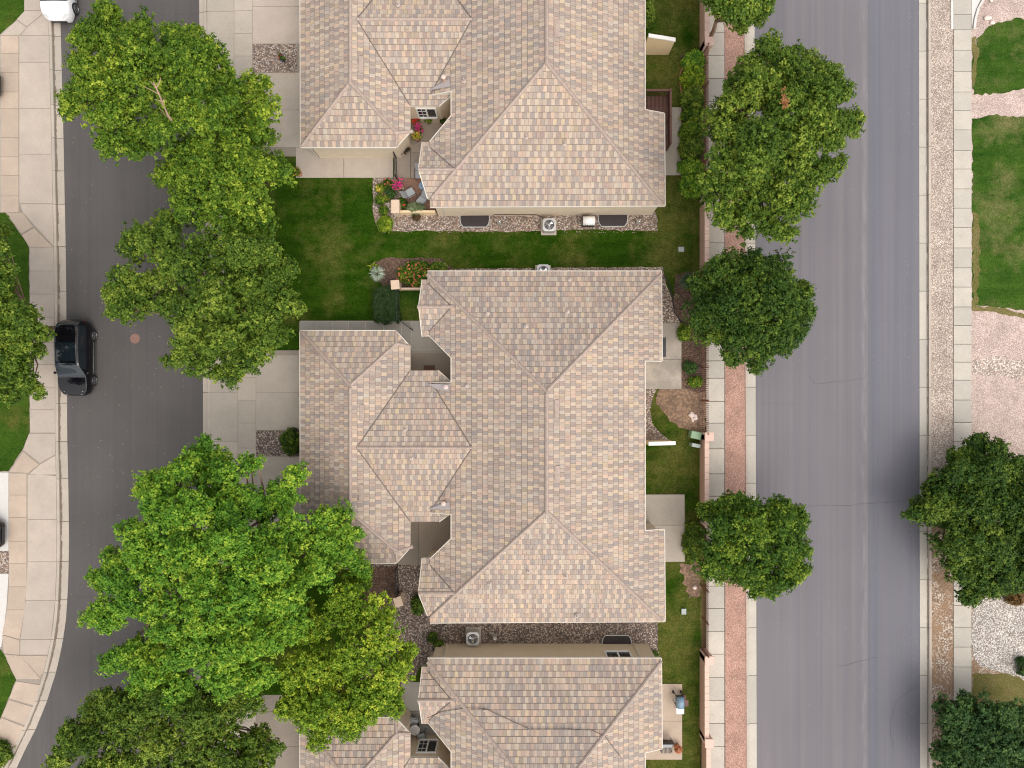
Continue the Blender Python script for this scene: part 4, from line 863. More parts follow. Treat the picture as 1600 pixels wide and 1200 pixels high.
shrub(453, 690, 15.5, 1.1, L4, 'round dark shrub on the gravel island between the driveways', 21, .07, .15, ry=22)
def boxhedge():
    rs = np.random.RandomState(5); c0, c1 = P(584, 506, .6), P(626, 447, .6); root = thing('clipped_hedge', ((c0.x+c1.x)/2, (c0.y+c1.y)/2, .12), 'block shaped dark juniper hedge by the front walk of the middle duplex', 'hedge'); cl = []
    for _ in range(330):
        x, y = rs.uniform(c0.x+.1, c1.x-.1), rs.uniform(c0.y+.1, c1.y-.1); z = 1.0+rs.uniform(-.08, .06)
        ex = abs((x-(c0.x+c1.x)/2)/((c1.x-c0.x)/2))**5+abs((y-(c0.y+c1.y)/2)/((c1.y-c0.y)/2))**5
        if ex > 1.15: continue
        if ex > .5: z = rs.uniform(.2, 1.0)
        cl.append((x, y, z, .14, rs.uniform()))
    leaves_mesh('foliage', leaf_mat('juniper', (.014, .035, .010), (.028, .06, .016), (.055, .10, .025)), root, cl, 1, 6, .06, rs, least=16)
    tb = MB(); 
    for q in cl[::30]: tb.tube([(q[0], q[1], .1), (q[0], q[1], q[2])], [.03, .01], 5)
    tb.build('stem', M['bark'], root)
boxhedge()
shrub(652, 428, 34, .8, L5, 'wide bush with coral flowers against the north eave of the middle duplex', 31, .07, .17, ry=21, blossoms=('or_fl', 150, .05), cat='flowering bush', name='flowering_bush')
shrub(686, 418, 15, .45, L2, 'low grey green plant at the corner of the middle duplex roof', 32, .06, .12, ry=9)
shrub(602, 350, 13, .7, L7, 'ball shaped lime shrub at the corner of the gravel bed', 33, .06, .13)
shrub(1078, 574, 11, .6, L6, 'small blue green shrub beside the patio of the middle duplex', 34, .06, .13)
shrub(1086, 597, 12, .55, L1, 'small lime shrub against the iron fence near bare soil', 35, .06, .13, ry=9)
shrub(1068, 520, 11, .5, L1, 'low green shrub on mulch under the round dark tree', 36, .07, .14, ry=14)
shrub(1084, 846, 17, 1.2, L2, 'yellowish green shrub tucked left of the compact glossy tree', 37, .08, .17, ry=32)
shrub(1585, 930, 16, .8, leaf_mat('reddish_leaves', (.09, .05, .02), (.16, .10, .03), (.28, .13, .05)), 'reddish brown shrub at the lower edge of the big dark tree', 38, .08, .17)
shrub(1597, 1040, 9, .6, L6, 'small green shrub on white gravel at the right edge', 39, .07, .14, ry=16)
shrub(676, 996, 8, .45, L4, 'small dark plant on the gravel left of the air conditioner', 40, .06, .11)
shrub(686, 1006, 8, .5, L2, 'second small plant touching the wall corner of the bottom duplex', 41, .06, .11)
shrub(654, 945, 11, .7, L4, 'dark green shrub under the west eave beside a stone pillar', 42, .07, .14, ry=16)
shrub(1022, 1022, 6, .35, L4, 'tiny dark plant at the northeast corner of the bottom duplex', 43, .05, .09)
shrub(1012, 18, 10, 1.0, L2, 'pale green shrub against the wall at the top edge of the picture', 44, .08, .16, ry=24)
shrub(-5, 1178, 22, 1.0, L2, 'dark little shrub in the bottom left corner of the picture', 45, .09, .18)
shrub(595, 296, 9, .45, L2, 'low plant with yellow flowers in the gravel bed of the top duplex', 46, .05, .10, blossoms=('yel_fl', 26, .05), cat='flowers', name='flower_clump')
shrub(607, 288, 8, .4, L4, 'low plant with coral flowers touching the side walk', 47, .05, .10, blossoms=('or_fl', 20, .05), cat='flowers', name='flower_clump')
shrub(610, 302, 9, .5, L6, 'bluish leafy plant behind the patio chair on the brick', 48, .06, .11)
shrub(594, 313, 8, .4, L5, 'green plant midway down the left side of the gravel bed', 49, .05, .10)
shrub(604, 310, 6, .3, L2, 'little plant with orange flowers left of the stone pillar', 50, .05, .08, blossoms=('or_fl', 18, .04), cat='flowers', name='flower_clump')
shrub(600, 330, 8, .4, L5, 'green plant directly above the ball shaped lime shrub', 51, .05, .10)
shrub(650, 326, 17, .9, leaf_mat('sage_leaves', (.10, .14, .06), (.18, .23, .11), (.32, .36, .20)), 'airy pale bush over the low planter wall of the top duplex', 52, .06, .12, ry=10)
shrub(628, 318, 9, .5, L4, 'dark plant with red blooms just right of the stone pillar', 53, .06, .11, blossoms=('red_fl', 14, .05), cat='flowers', name='flower_clump')
shrub(651, 340, 6, .3, leaf_mat('brown_leaves', (.05, .03, .015), (.10, .06, .03), (.2, .12, .05)), 'small brown clump on the gravel below the planter wall', 54, .05, .08)
# spiky grasses
def spiky(px, py, rp, mt, label, n=160, seed=1, h=.55):
    r = random.Random(seed); c = P(px, py, .2); root = thing('ornamental_grass', (c.x, c.y, .12), label, 'ornamental grass'); m = MB(); Rr = rp*K
    for _ in range(n):
        a = r.uniform(0, 6.283); L = Rr*r.uniform(.6, 1.1); hh = h*r.uniform(.5, 1); w_ = .014; pts = []
        nx, ny = -math.sin(a)*w_, math.cos(a)*w_
        p0 = (c.x+math.cos(a)*.04, c.y+math.sin(a)*.04, .12); p1 = (c.x+math.cos(a)*L*.45, c.y+math.sin(a)*L*.45, .12+hh); p2 = (c.x+math.cos(a)*L, c.y+math.sin(a)*L, .12+hh*r.uniform(.3, .8))
        m.cur = r.random(); m.face([(p0[0]-nx, p0[1]-ny, p0[2]), (p0[0]+nx, p0[1]+ny, p0[2]), (p1[0]+nx, p1[1]+ny, p1[2]), (p1[0]-nx, p1[1]-ny, p1[2])]); m.face([(p1[0]-nx, p1[1]-ny, p1[2]), (p1[0]+nx, p1[1]+ny, p1[2]), (p2[0], p2[1], p2[2])])
    m.build('blades', mt, root)
spiky(590, 428, 14, leaf_mat('silver_blades', (.25, .32, .24), (.42, .50, .40), (.6, .66, .55)), 'silver tuft of ornamental grass at the left end of the flower bed', 200, 1)
spiky(584, 418, 10, L7, 'thin yellow green grass clump behind the silver tuft', 60, 2)
spiky(1072, 440, 17, leaf_mat('yucca_blades', (.03, .07, .04), (.07, .13, .07), (.15, .22, .12)), 'dark spiky yucca left of the round dark tree', 160, 3, .7)
spiky(1057, 463, 5, leaf_mat('straw_blades', (.25, .24, .12), (.40, .38, .22), (.5, .48, .3)), 'tiny pale grass tuft on the gravel below the yucca', 40, 4, .25)

# ------------------------------------------------------------------ walls, fences, pillars
def mwall(y0, y1, label, pillar=None, xb=1092.5, h=1.35):
    a, b_ = P(xb, y1), P(xb, y0); root = thing('masonry_wall', (a.x, (a.y+b_.y)/2, .1), label, 'wall', 'pink masonry walls along the inner sidewalk')
    m = MB(); m.box(a.x, a.y, .0, a.x+.2, b_.y, h-.08); m.build('wall_body', M['mason'], root)
    m = MB(); n = max(1, int((b_.y-a.y)/.42)); r = random.Random(int(y0)); s = (b_.y-a.y)/n
    for k in range(n): m.cur = r.random(); m.box(a.x-.03, a.y+k*s+.006, h-.08, a.x+.23, a.y+(k+1)*s-.006, h)
    m.build('coping', M['mason_cap'], root)
    for py in (pillar or []):
        c = P(xb+3, py); m = MB(); m.box(c.x-.12, c.y-.22, 0, c.x+.32, c.y+.22, h+.06); m.box(c.x-.16, c.y-.26, h+.06, c.x+.36, c.y+.26, h+.14); m.build('pillar', M['mason_cap'], root)
mwall(-500, 86, 'pink masonry wall running off the top edge beside the sidewalk', [83])
mwall(318, 470, 'pink masonry wall between the hedge and the round dark tree', [320])
mwall(678, 812, 'pink masonry wall beside the green utility boxes', [680, 811])
mwall(1015, 1144, 'pink masonry wall next to the bottom duplex lawn, ending in a pillar near the bottom edge', [1018, 1143])
mwall(1144, 1600, 'set back pink masonry wall leaving the bottom edge', None, 1096, 1.2)
def fence(y0, y1, label, posts, xb=1096, h=1.55):
    a, b_ = P(xb, y1), P(xb, y0); root = thing('iron_fence', (a.x, (a.y+b_.y)/2, .1), label, 'fence', 'rust brown picket fences along the sidewalk')
    n = int((b_.y-a.y)/.115); m = MB()
    for k in range(n+1): y = a.y+k*.115; m.box(a.x-.014, y-.014, .12, a.x+.014, y+.014, h)
    m.build('pickets', M['iron_red'], root)
    for z in (.28, h-.12): m = MB(); m.box(a.x-.013, a.y, z, a.x+.013, b_.y, z+.035); m.build('rail', M['iron_red'], root)
    for k in range(posts+1):
        y = a.y+(b_.y-a.y)*k/posts; m = MB(); m.box(a.x-.035, y-.035, .08, a.x+.035, y+.035, h+.06); m.build('post', M['iron_red'], root)
fence(88, 316, 'rust brown picket fence mostly hidden behind the hedge shrubs', 4)
fence(474, 676, 'rust brown picket fence beside the bare soil patch and pale rock', 4)
fence(816, 1012, 'rust brown picket fence below the compact glossy tree', 4)
def pillar(px, py, rz, label, h=1.25, w_=.48, d_=.55):
    c = P(px, py); root = thing('stone_pillar', (c.x, c.y, .1), label, 'pillar', 'stone faced pillars beside the front walks', rz)
    m = LB(); m.box(-w_/2+.04, -d_/2+.04, 0, w_/2-.04, d_/2-.04, h-.07); m.build('shaft', M['stone'], root, bevel=.01); m = LB(); m.box(-w_/2, -d_/2, h-.07, w_/2, d_/2, h); m.build('capstone', M['stone'], root, bevel=.015)
pillar(623, 331, 0, 'cream stone pillar at the corner of the top duplex brick patio', 1.2, .5, .8)
pillar(623, 450, .08, 'square pinkish stone pillar above the clipped hedge', 1.25, .52, .56)
pillar(627, 931, .3, 'stone pillar on dark gravel between vivid tree and west eave', 1.15, .5, .6)
def ironrail(a, b_, label, h=1.1, gate=False):
    a, b_ = P(*a), P(*b_); L = (b_-a).length; root = thing('iron_gate' if gate else 'iron_railing', (a.x, a.y, .12), label, 'gate' if gate else 'railing', None, math.atan2(b_.y-a.y, b_.x-a.x))
    m = LB(); n = int(L/.11)
    for k in range(n+1): m.box(k*L/n-.009, -.009, .08, k*L/n+.009, .009, h)
    m.build('bars', M['iron'], root)
    for z in (.12, h-.06): m = LB(); m.box(0, -.014, z, L, .014, z+.03); m.build('rail', M['iron'], root)
    for x in (0, L): m = LB(); m.box(x-.03, -.03, 0, x+.03, .03, h+.08); m.build('post', M['iron'], root)
ironrail((620, 248), (622, 283), 'black railing joining the top duplex garage corner to the brick patio')
ironrail((625, 457), (625, 499), 'black railing running down from the square pillar between hedge and small lawn')
ironrail((625, 501), (645, 516), 'black iron gate standing open across the grey front walk', gate=True)
ironrail((622, 884), (624, 924), 'black railing across dark gravel above the stone pillar')
m = MB(); a = P(627, 452); b_ = P(668, 453); m.box(a.x, a.y-.1, .1, b_.x, a.y+.02, .55); tag(m.build('garden_wall', M['stone'], None), 'short low stone wall between the coral flower bush and small lawn', 'wall')
m = MB(); a = P(628, 331); b_ = P(682, 337); m.box(a.x, b_.y, .1, b_.x, b_.y+.14, .75); tag(m.build('garden_wall', M['stucco'], None), 'low tan planter wall running from the cream pillar to the top duplex', 'wall')
# privacy fin walls at the back of the houses
for (py, lab) in ((87, 'tan stucco privacy wall jutting into the lawn behind the top duplex'), (691, 'cream privacy wall jutting over the lawn behind the middle duplex')):
    y = P(0, py).y; x0, x1 = P(1002, 0).x, P(1044, 0).x; root = thing('privacy_wall', (x0, y, .1), lab, 'wall', 'privacy walls behind the duplexes')
    m = MB(); m.hexa([Vector(p) for p in ((x0, y, .05), (x1, y, .05), (x1, y+.16, .05), (x0, y+.16, .05), (x0, y, 2.25), (x1, y, 1.75), (x1, y+.16, 1.75), (x0, y+.16, 2.25))]); m.build('wall_body', M['stucco'], root)
    m = MB(); m.hexa([Vector(p) for p in ((x0, y-.03, 2.25), (x1+.03, y-.03, 1.75), (x1+.03, y+.19, 1.75), (x0, y+.19, 2.25), (x0, y-.03, 2.32), (x1+.03, y-.03, 1.82), (x1+.03, y+.19, 1.82), (x0, y+.19, 2.32))]); m.build('coping', M['white'], root)
# landscape edging
def edging(pts, mt, label):
    m = MB(); m.tube([P(x, y)+Vector((0, 0, .15)) for x, y in pts], .035, 6); tag(m.build('garden_edging', mt), label, 'edging')
edging([(1064, 150), (1063, 140), (1061, 128), (1062, 116), (1066, 106)], M['terracotta'], 'curved orange edging on the left of the upper hedge')
edging([(1064, 277), (1065, 292), (1070, 302), (1082, 307), (1092, 308)], M['terracotta'], 'orange edging curling round the lowest hedge shrub')
edging([(1036, 430), (1046, 445), (1050, 470), (1054, 490), (1066, 506)], M['iron'], 'black edging curving round the gravel behind the middle duplex')

# ------------------------------------------------------------------ small things
def ac(px, py, label, z=.15):
    c = P(px, py, .7); root = thing('air_conditioner', (c.x, c.y, .12), label, 'air conditioner', 'air conditioners beside the duplexes')
    m = MB(); m.box(c.x-.48, c.y-.48, .1, c.x+.48, c.y+.48, .17); m.build('pad', M['conc'], root)
    m = MB(); s = .38
    m.prism([(c.x+s*sx-(.08*sx if t else 0), c.y+s*sy-(0 if t else .08*sy)) for sx, sy, t in ((-1, -1, 1), (1, -1, 1), (1, -1, 0), (1, 1, 0), (1, 1, 1), (-1, 1, 1), (-1, 1, 0), (-1, -1, 0))], .17, .84); m.build('cabinet', M['metal'], root)
    m = MB(); n = 32; z0 = .845
    for k in range(n):
        a, b_ = 2*math.pi*k/n, 2*math.pi*(k+1)/n
        def sq(t, r=.40): q = max(abs(math.cos(t)), abs(math.sin(t))); return min(r/q, .48)
        m.face([(c.x+.31*math.cos(a), c.y+.31*math.sin(a), .86), (c.x+sq(a)*math.cos(a), c.y+sq(a)*math.sin(a), .85), (c.x+sq(b_)*math.cos(b_), c.y+sq(b_)*math.sin(b_), .85), (c.x+.31*math.cos(b_), c.y+.31*math.sin(b_), .86)])
    m.build('top_ring', M['metal'], root)
    m = MB(); m.lathe((c.x, c.y, .841), [(0, 0), (.30, 0), (.30, .005), (0, .005)], 24); m.build('fan_well', M['metal_dk'], root)
    m = MB()
    for k in range(3):
        a = k*2.094+.5; m.face([(c.x+.04*math.cos(a), c.y+.04*math.sin(a), .85), (c.x+.26*math.cos(a-.3), c.y+.26*math.sin(a-.3), .852), (c.x+.26*math.cos(a+.35), c.y+.26*math.sin(a+.35), .868), (c.x+.04*math.cos(a+1), c.y+.04*math.sin(a+1), .86)])
    m.lathe((c.x, c.y, .85), [(.07, 0), (.07, .03), (0, .035)], 12); m.build('fan', M['chrome'], root)
    m = MB()
    for rr in (.1, .17, .24): 
        m.tube([(c.x+rr*math.cos(t*math.pi/12), c.y+rr*math.sin(t*math.pi/12), .885) for t in range(25)], .005, 4, False)
    for k in range(4): a = k*math.pi/4+.2; m.tube([(c.x-.31*math.cos(a), c.y-.31*math.sin(a), .865), (c.x, c.y, .892), (c.x+.31*math.cos(a), c.y+.31*math.sin(a), .865)], .005, 4)
    m.build('grille', M['metal'], root)
ac(858, 352, 'grey air conditioner on the gravel south of the top duplex')
ac(739, 997, 'grey air conditioner with dark fan on gravel north of the bottom duplex')
ac(849, 424, 'air conditioner half hidden under the north eave of the middle duplex')
def well(px, py, sg, label):   # sg +1: opens to south of the wall
    c = P(px, py); root = thing('window_well', (c.x, c.y, .1), label, 'window well', 'basement window wells'); Wd = .92; D = .72
    out = [(-Wd, 0), (-Wd, .25), (-Wd*.94, .52), (-Wd*.78, D), (Wd*.78, D), (Wd*.94, .52), (Wd, .25), (Wd, 0)]
    m = MB(); m.prism([(c.x+x*.95, c.y-sg*y*.94) for x, y in out], .10, .19); m.build('cover', M['well'], root)
    m = MB(); m.tube([(c.x+x, c.y-sg*y, .20) for x, y in out], .035, 6); m.build('rim', M['metal'], root)
    m = MB()
    for x in (-.45, 0, .45): m.box(c.x+x-.012, min(c.y, c.y-sg*D*.93), .19, c.x+x+.012, max(c.y, c.y-sg*D*.93), .205)
    m.box(c.x-Wd*.92, c.y-sg*.36-.012, .19, c.x+Wd*.92, c.y-sg*.36+.012, .204); m.build('rib', M['metal_dk'], root)
well(742, 338, 1, 'dark window well cover left of the air conditioner south of the top duplex')
well(957, 337, 1, 'dark window well cover at the right end of the top duplex gravel bed')
well(963, 1009, -1, 'dark window well cover under the small north window of the bottom duplex')
# white grill under the top duplex wall
def grill_box(px, py, label):
    c = P(px, py, .8); root = thing('barbecue_grill', (c.x, c.y, .12), label, 'grill')
    m = MB(); m.tube([(c.x-.36, c.y, .78), (c.x+.36, c.y, .78)], .28, 16); m.build('hood', M['white'], root, True)
    m = MB(); m.box(c.x-.38, c.y-.28, .35, c.x+.38, c.y+.26, .78); m.build('firebox', M['metal_dk'], root, bevel=.02)
    for sx in (-.33, .33):
        for sy in (-.22, .22): m = MB(); m.box(c.x+sx-.02, c.y+sy-.02, .1, c.x+sx+.02, c.y+sy+.02, .4); m.build('leg', M['metal_dk'], root)
    m = MB(); m.tube([(c.x-.2, c.y-.26, .9), (c.x-.2, c.y-.33, .9), (c.x+.2, c.y-.33, .9), (c.x+.2, c.y-.26, .9)], .014, 6); m.build('handle', M['metal_dk'], root)
grill_box(920, 345, 'white hooded barbecue against the south wall of the top duplex')
def bbq(px, py, label):
    c = P(px, py, .9); root = thing('barbecue_grill', (c.x, c.y, .16), label, 'grill', None, R(90))
    m = LB(); m.tube([(-.30, 0, .88), (.34, 0, .88)], .25, 14); m.build('hood', M['grey_blue'], root, True)
    m = LB(); m.box(-.32, -.24, .62, .36, .24, .88); m.build('firebox', M['metal_dk'], root, bevel=.02)
    m = LB(); m.box(-.72, -.24, .84, -.34, .24, .88); m.build('side_shelf', M['metal'], root, bevel=.01)
    for sx in (-.28, .30):
        for sy in (-.2, .2): m = LB(); m.box(sx-.02, sy-.02, 0, sx+.02, sy+.02, .64); m.build('leg', M['metal_dk'], root)
    for sy in (-.25, .25): m = LB(); m.tube([(.30, sy-.03, .1), (.30, sy+.03, .1)], .1, 14); m.build('wheel', M['tyre'], root)
    m = LB(); m.tube([(-.25, .25, .95), (-.25, .40, .98), (.28, .40, .98), (.28, .25, .95)], .016, 6); m.build('handle', M['metal_dk'], root)
    m = LB(); m.box(-.3, -.5, .25, .2, -.25, .3); m.box(-.28, -.52, .75, .1, -.24, .79); m.build('tool_shelf', M['wood'], root)
bbq(1062, 1096, 'blue grey barbecue with side shelf on the pink patio')
def chair(px, py, rz, label, mt='fabric', z=.13, group='grey sling patio chairs'):
    c = P(px, py, .4); root = thing('patio_chair', (c.x, c.y, z), label, 'chair', group, rz)
    m = LB(); m.hexa([Vector(p) for p in ((-.25, -.24, .40), (.25, -.24, .40), (.25, .24, .44), (-.25, .24, .44), (-.25, -.24, .43), (.25, -.24, .43), (.25, .24, .47), (-.25, .24, .47))]); m.build('seat', M[mt], root)
    m = LB(); m.hexa([Vector(p) for p in ((-.25, -.26, .42), (.25, -.26, .42), (.25, -.29, .42), (-.25, -.29, .42), (-.23, -.52, .95), (.23, -.52, .95), (.23, -.55, .93), (-.23, -.55, .93))]); m.build('backrest', M[mt], root)
    for sx in (-.26, .26):
        for sy in (-.24, .24): m = LB(); m.tube([(sx, sy*1.1, 0), (sx, sy, .42)], .016, 6); m.build('leg', M['metal_dk'], root)
        m = LB(); m.tube([(sx, -.36, .64), (sx*1.08, 0, .66), (sx, .24, .62), (sx, .24, .42)], .018, 6); m.build('arm', M['metal_dk'], root)
def table(px, py, r_, label, mt='fabric', z=.13):
    c = P(px, py, .7); root = thing('round_table', (c.x, c.y, z), label, 'table')
    m = LB(); m.lathe((0, 0, .68), [(0, 0), (r_, 0), (r_, .03), (r_-.03, .035), (0, .035)], 28); m.build('tabletop', M[mt], root)
    m = LB(); m.tube([(0, 0, .05), (0, 0, .68)], .03, 10); m.lathe((0, 0, 0), [(.2, 0), (.2, .03), (.04, .06)], 14); m.build('pedestal', M['metal_dk'], root)
chair(647, 1126, R(-100), 'grey patio chair above the round table in the bottom duplex courtyard')
chair(660, 1150, R(20)+math.pi*0, 'grey patio chair between the round table and the courtyard window')
table(648.5, 1139.5, .32, 'pale grey round table in the bottom duplex courtyard', 'metal')
chair(642, 302, R(-60), 'grey patio chair beside the magenta flowers on the brick patio')
chair(659, 315, R(140), 'pale chair half under the west eave at the lower end of the brick patio')
chair(656, 274, R(180), 'pale chair half under the west eave at the upper end of the brick patio')
table(661, 291, .25, 'small blue table half hidden under the west eave', 'grey_blue')
def pot(px, py, r_, h, potm, plant, fl, label, z=.13, seed=1, leafr=None):
    c = P(px, py, h); root = thing('potted_plant', (c.x, c.y, z), label, 'potted plant'); m = LB()
    m.lathe((0, 0, 0), [(r_*.7, 0), (r_, h*.9), (r_*1.08, h*.92), (r_*1.08, h), (r_*.9, h), (r_*.88, h*.9), (0, h*.9)], 18); m.build('pot', M[potm], root, True)
    rs = np.random.RandomState(seed); lr = leafr or r_*1.25
    cl = [(c.x+rs.normal()*lr*.45, c.y+rs.normal()*lr*.45, z+h+rs.uniform(0, lr*.9), lr*.35, rs.uniform()) for _ in range(14)]
    leaves_mesh('foliage', plant, root, cl, 1, 5, .055, rs, least=12)
    if fl:
        bl = LB()
        for _ in range(fl[1]*2):
            q = cl[rs.randint(len(cl))]; x, y, zz = q[0]-c.x+rs.normal()*lr*.25, q[1]-c.y+rs.normal()*lr*.25, q[2]-z+lr*.35*rs.uniform(.3, 1); s_ = .032*rs.uniform(.7, 1.2)
            for k in range(5): a = k*1.257+rs.uniform(); bl.face([(x, y, zz), (x+s_*math.cos(a-.5), y+s_*math.sin(a-.5), zz+.02), (x+s_*1.3*math.cos(a), y+s_*1.3*math.sin(a), zz+.01), (x+s_*math.cos(a+.5), y+s_*math.sin(a+.5), zz+.02)])
        o = bl.build('blossom', M[fl[0]], root); o['kind'] = 'stuff'
pot(441, 91, .17, .4, 'blue_pot', L4, ('red_fl', 6), 'blue pot with a leafy plant on the upper gravel island', .12, 1, .2)
pot(467, 271, .2, .3, 'terracotta', L1, ('or_fl', 12), 'terracotta pot with coral flowers on the corner of the top duplex side walk', .13, 2)
pot(651, 191, .2, .5, 'terracotta', L5, ('red_fl', 60), 'pot of red flowers topmost along the courtyard wall', .13, 3)
pot(655, 202, .22, .45, 'terracotta', L6, ('pink_fl', 60), 'pot of magenta flowers in the middle of the courtyard row', .13, 4)
pot(652, 215, .2, .45, 'terracotta', L1, ('yel_fl', 50), 'pot of yellow green flowers lowest of the courtyard row', .13, 5)
pot(670, 189, .16, .4, 'clay', L5, None, 'leafy green pot under the courtyard window', .13, 6)
pot(634, 236, .22, .3, 'clay', leaf_mat('dark_bronze_leaves', (.03, .02, .015), (.06, .05, .03), (.12, .09, .05)), None, 'clay bowl of dark bronze foliage beside the garage corner', .13, 7, .3)
pot(623, 291, .24, .5, 'terracotta', L4, ('pink_fl', 90), 'large pot overflowing with magenta and white flowers on the brick patio', .13, 8, .32)
pot(1059, 1169, .24, .45, 'copper', leaf_mat('orange_leaves', (.35, .12, .06), (.5, .2, .1), (.6, .35, .2)), None, 'glossy copper coloured pot at the corner of the pink patio', .16, 9, .14)
pot(692, 190, .18, .35, 'metal_dk', L4, None, 'dark pot tucked by the angled courtyard wall', .13, 10)
def ubox(px, py, wx, wy, h, mt, rz, label, name='utility_box'):
    c = P(px, py, h); root = thing(name, (c.x, c.y, .1), label, 'utility box', None, rz); m = LB(); m.box(-wx/2, -wy/2, 0, wx/2, wy/2, h*.9); m.build('cabinet', M[mt], root, bevel=.03)
    m = LB(); m.hexa([Vector(p) for p in ((-wx/2-.03, -wy/2-.03, h*.9), (wx/2+.03, -wy/2-.03, h*.9), (wx/2+.03, wy/2+.03, h*.9), (-wx/2-.03, wy/2+.03, h*.9), (-wx/2, -wy/2, h), (wx/2, -wy/2, h*.96), (wx/2, wy/2, h*.96), (-wx/2, wy/2, h))]); m.build('lid', M[mt], root, bevel=.02)
ubox(1087.5, 680, .62, .42, .8, 'green_box', R(-12), 'light green utility cabinet at the end of the pink wall')
ubox(1087.5, 696, .52, .2, .75, 'blue_box', R(-12), 'narrow grey green utility box below the light green cabinet')
ubox(1064, 390, .32, .28, .12, 'blue_box', 0, 'small pale valve box lid on the lawn right of the top duplex')
ubox(1068, 955, .26, .32, .12, 'blue_box', 0, 'small pale valve box lid on the dry lawn right of the middle duplex')
def meter(px, py, label, z=.9):
    c = P(px, py, z); root = thing('utility_meter', (c.x, c.y, .1), label, 'meter'); m = LB(); m.box(-.11, -.06, .0, .11, .12, .55); m.build('housing', M['metal'], root, bevel=.01)
    m = LB(); m.lathe((0, 0, .55), [(.08, 0), (.09, .05), (.05, .1), (0, .11)], 14); m.build('dial', M['chrome'], root); m = LB(); m.tube([(.15, .1, .0), (.15, .05, .4), (.06, .0, .5)], .02, 6); m.build('pipe', M['metal_dk'], root)
meter(780, 345, 'small grey meter right of the left window well of the top duplex'); meter(773, 1001, 'small grey meter on the wall of the bottom duplex right of the air conditioner'); meter(1000, 344, 'small meter at the right end of the top duplex gravel bed')
m = MB(); pts = [(770, 338, .3), (772, 335, .5), (800, 335.5, .5), (838, 335.5, .5), (845, 338, .45), (850, 344, .4)]; m.tube([P(x, y, z) for x, y, z in pts], .02, 6); tag(m.build('refrigerant_pipe', M['metal_dk']), 'thin black pipe running along the wall to the air conditioner', 'pipe')
def rock(px, py, r_, label, n=1, seed=1):
    c = P(px, py); rs = random.Random(seed); bm = bmesh.new(); bmesh.ops.create_icosphere(bm, subdivisions=3, radius=r_)
    for v in bm.verts:
        k = 1+.18*math.sin(v.co.x*9/r_*.3+seed)+.15*math.sin(v.co.y*11/r_*.3+2*seed)+rs.uniform(-.06, .06); v.co *= k; v.co.z *= .6
    me = bpy.data.meshes.new('rock'); bm.to_mesh(me); bm.free(); me.materials.append(M['rock']); o = bpy.data.objects.new('rock', me); link(o); o.location = (c.x, c.y, .15); tag(o, label, 'rock', 'pale landscape rocks')
rock(1079, 648, .2, 'largest pale rock on the bare soil by the picket fence', seed=1); rock(1086, 652, .15, 'middle pale rock touching the largest one', seed=2); rock(1082, 656, .12, 'smallest rock of the three on bare soil', seed=3)
rock(1541, 30, .19, 'upper pale rock on the pink gravel beyond the ramp', seed=4); rock(1548, 37, .13, 'lower pale rock at the lawn tip beyond the ramp', seed=5); rock(1546, 3, .1, 'small dark stone at the top edge right of the ramp', seed=6); rock(1084, 917, .14, 'pale rock on dry grass beside the lower picket fence', seed=7)
# deck at the top duplex
root = thing('wooden_deck', (P(1025, 180).x, P(1025, 180).y, .1), 'brown railed wooden deck under the east eave of the top duplex', 'deck')
a, b_ = P(1003, 236), P(1040, 156); m = MB(); n = 18
for k in range(n): m.box(a.x+k*(b_.x-a.x)/n+.01, a.y, .5, a.x+(k+1)*(b_.x-a.x)/n-.01, b_.y, .56)
m.build('deck_boards', M['wood'], root); m = MB(); m.box(a.x, b_.y-.06, 1.35, b_.x+.05, b_.y+.06, 1.42); m.box(b_.x-.06, a.y, 1.35, b_.x+.06, b_.y-.061, 1.42); m.build('handrail', M['wood'], root); m = MB()
for k in range(14): m.box(a.x+k*(b_.x-a.x)/14, b_.y-.02, .56, a.x+k*(b_.x-a.x)/14+.03, b_.y+.02, 1.35)
for k in range(34): y = a.y+k*(b_.y-a.y)/34; m.box(b_.x-.02, y, .56, b_.x+.02, y+.03, 1.35)
m.build('baluster', M['wood'], root)
for x, y in ((b_.x, b_.y), (b_.x, a.y), (b_.x, (a.y+b_.y)/2)): m = MB(); m.box(x-.05, y-.05, .05, x+.05, y+.05, 1.5); m.build('post', M['wood'], root)
# bench-like black item on pink patio
c = P(1041, 1166, .4); root = thing('storage_bench', (c.x, c.y, .16), 'black slatted bench with grey cushion at the lower end of the pink patio', 'bench')
m = LB(); 
for k in range(9): m.box(-.34+k*.08, -.36, .36, -.30+k*.08, -.02, .40)
m.build('slats', M['iron'], root); m = LB(); m.box(-.33, .02, .36, .33, .36, .46); m.build('cushion', M['fabric'], root, bevel=.03); m = LB(); m.box(-.36, .4, .3, .36, .44, .85); m.build('backrest', M['iron'], root)
for sx in (-.34, .30):
    for sy in (-.34, .36): m = LB(); m.box(sx, sy, 0, sx+.04, sy+.04, .36); m.build('leg', M['iron'], root)
# drain grate strip on patio
m = MB(); a, b_ = P(1034, 558), P(1039.5, 528); m.box(a.x, a.y, .16, b_.x, b_.y, .19); tag(m.build('door_mat', M['metal_dk']), 'narrow dark mat on the concrete patio under the east eave of the middle duplex', 'mat')
m = MB(); a, b_ = P(662.5, 578), P(680, 571); m.box(a.x, a.y, .13, b_.x, b_.y, .16); tag(m.build('door_mat', M['wood']), 'small dark brown mat on the north courtyard floor of the middle duplex', 'mat')

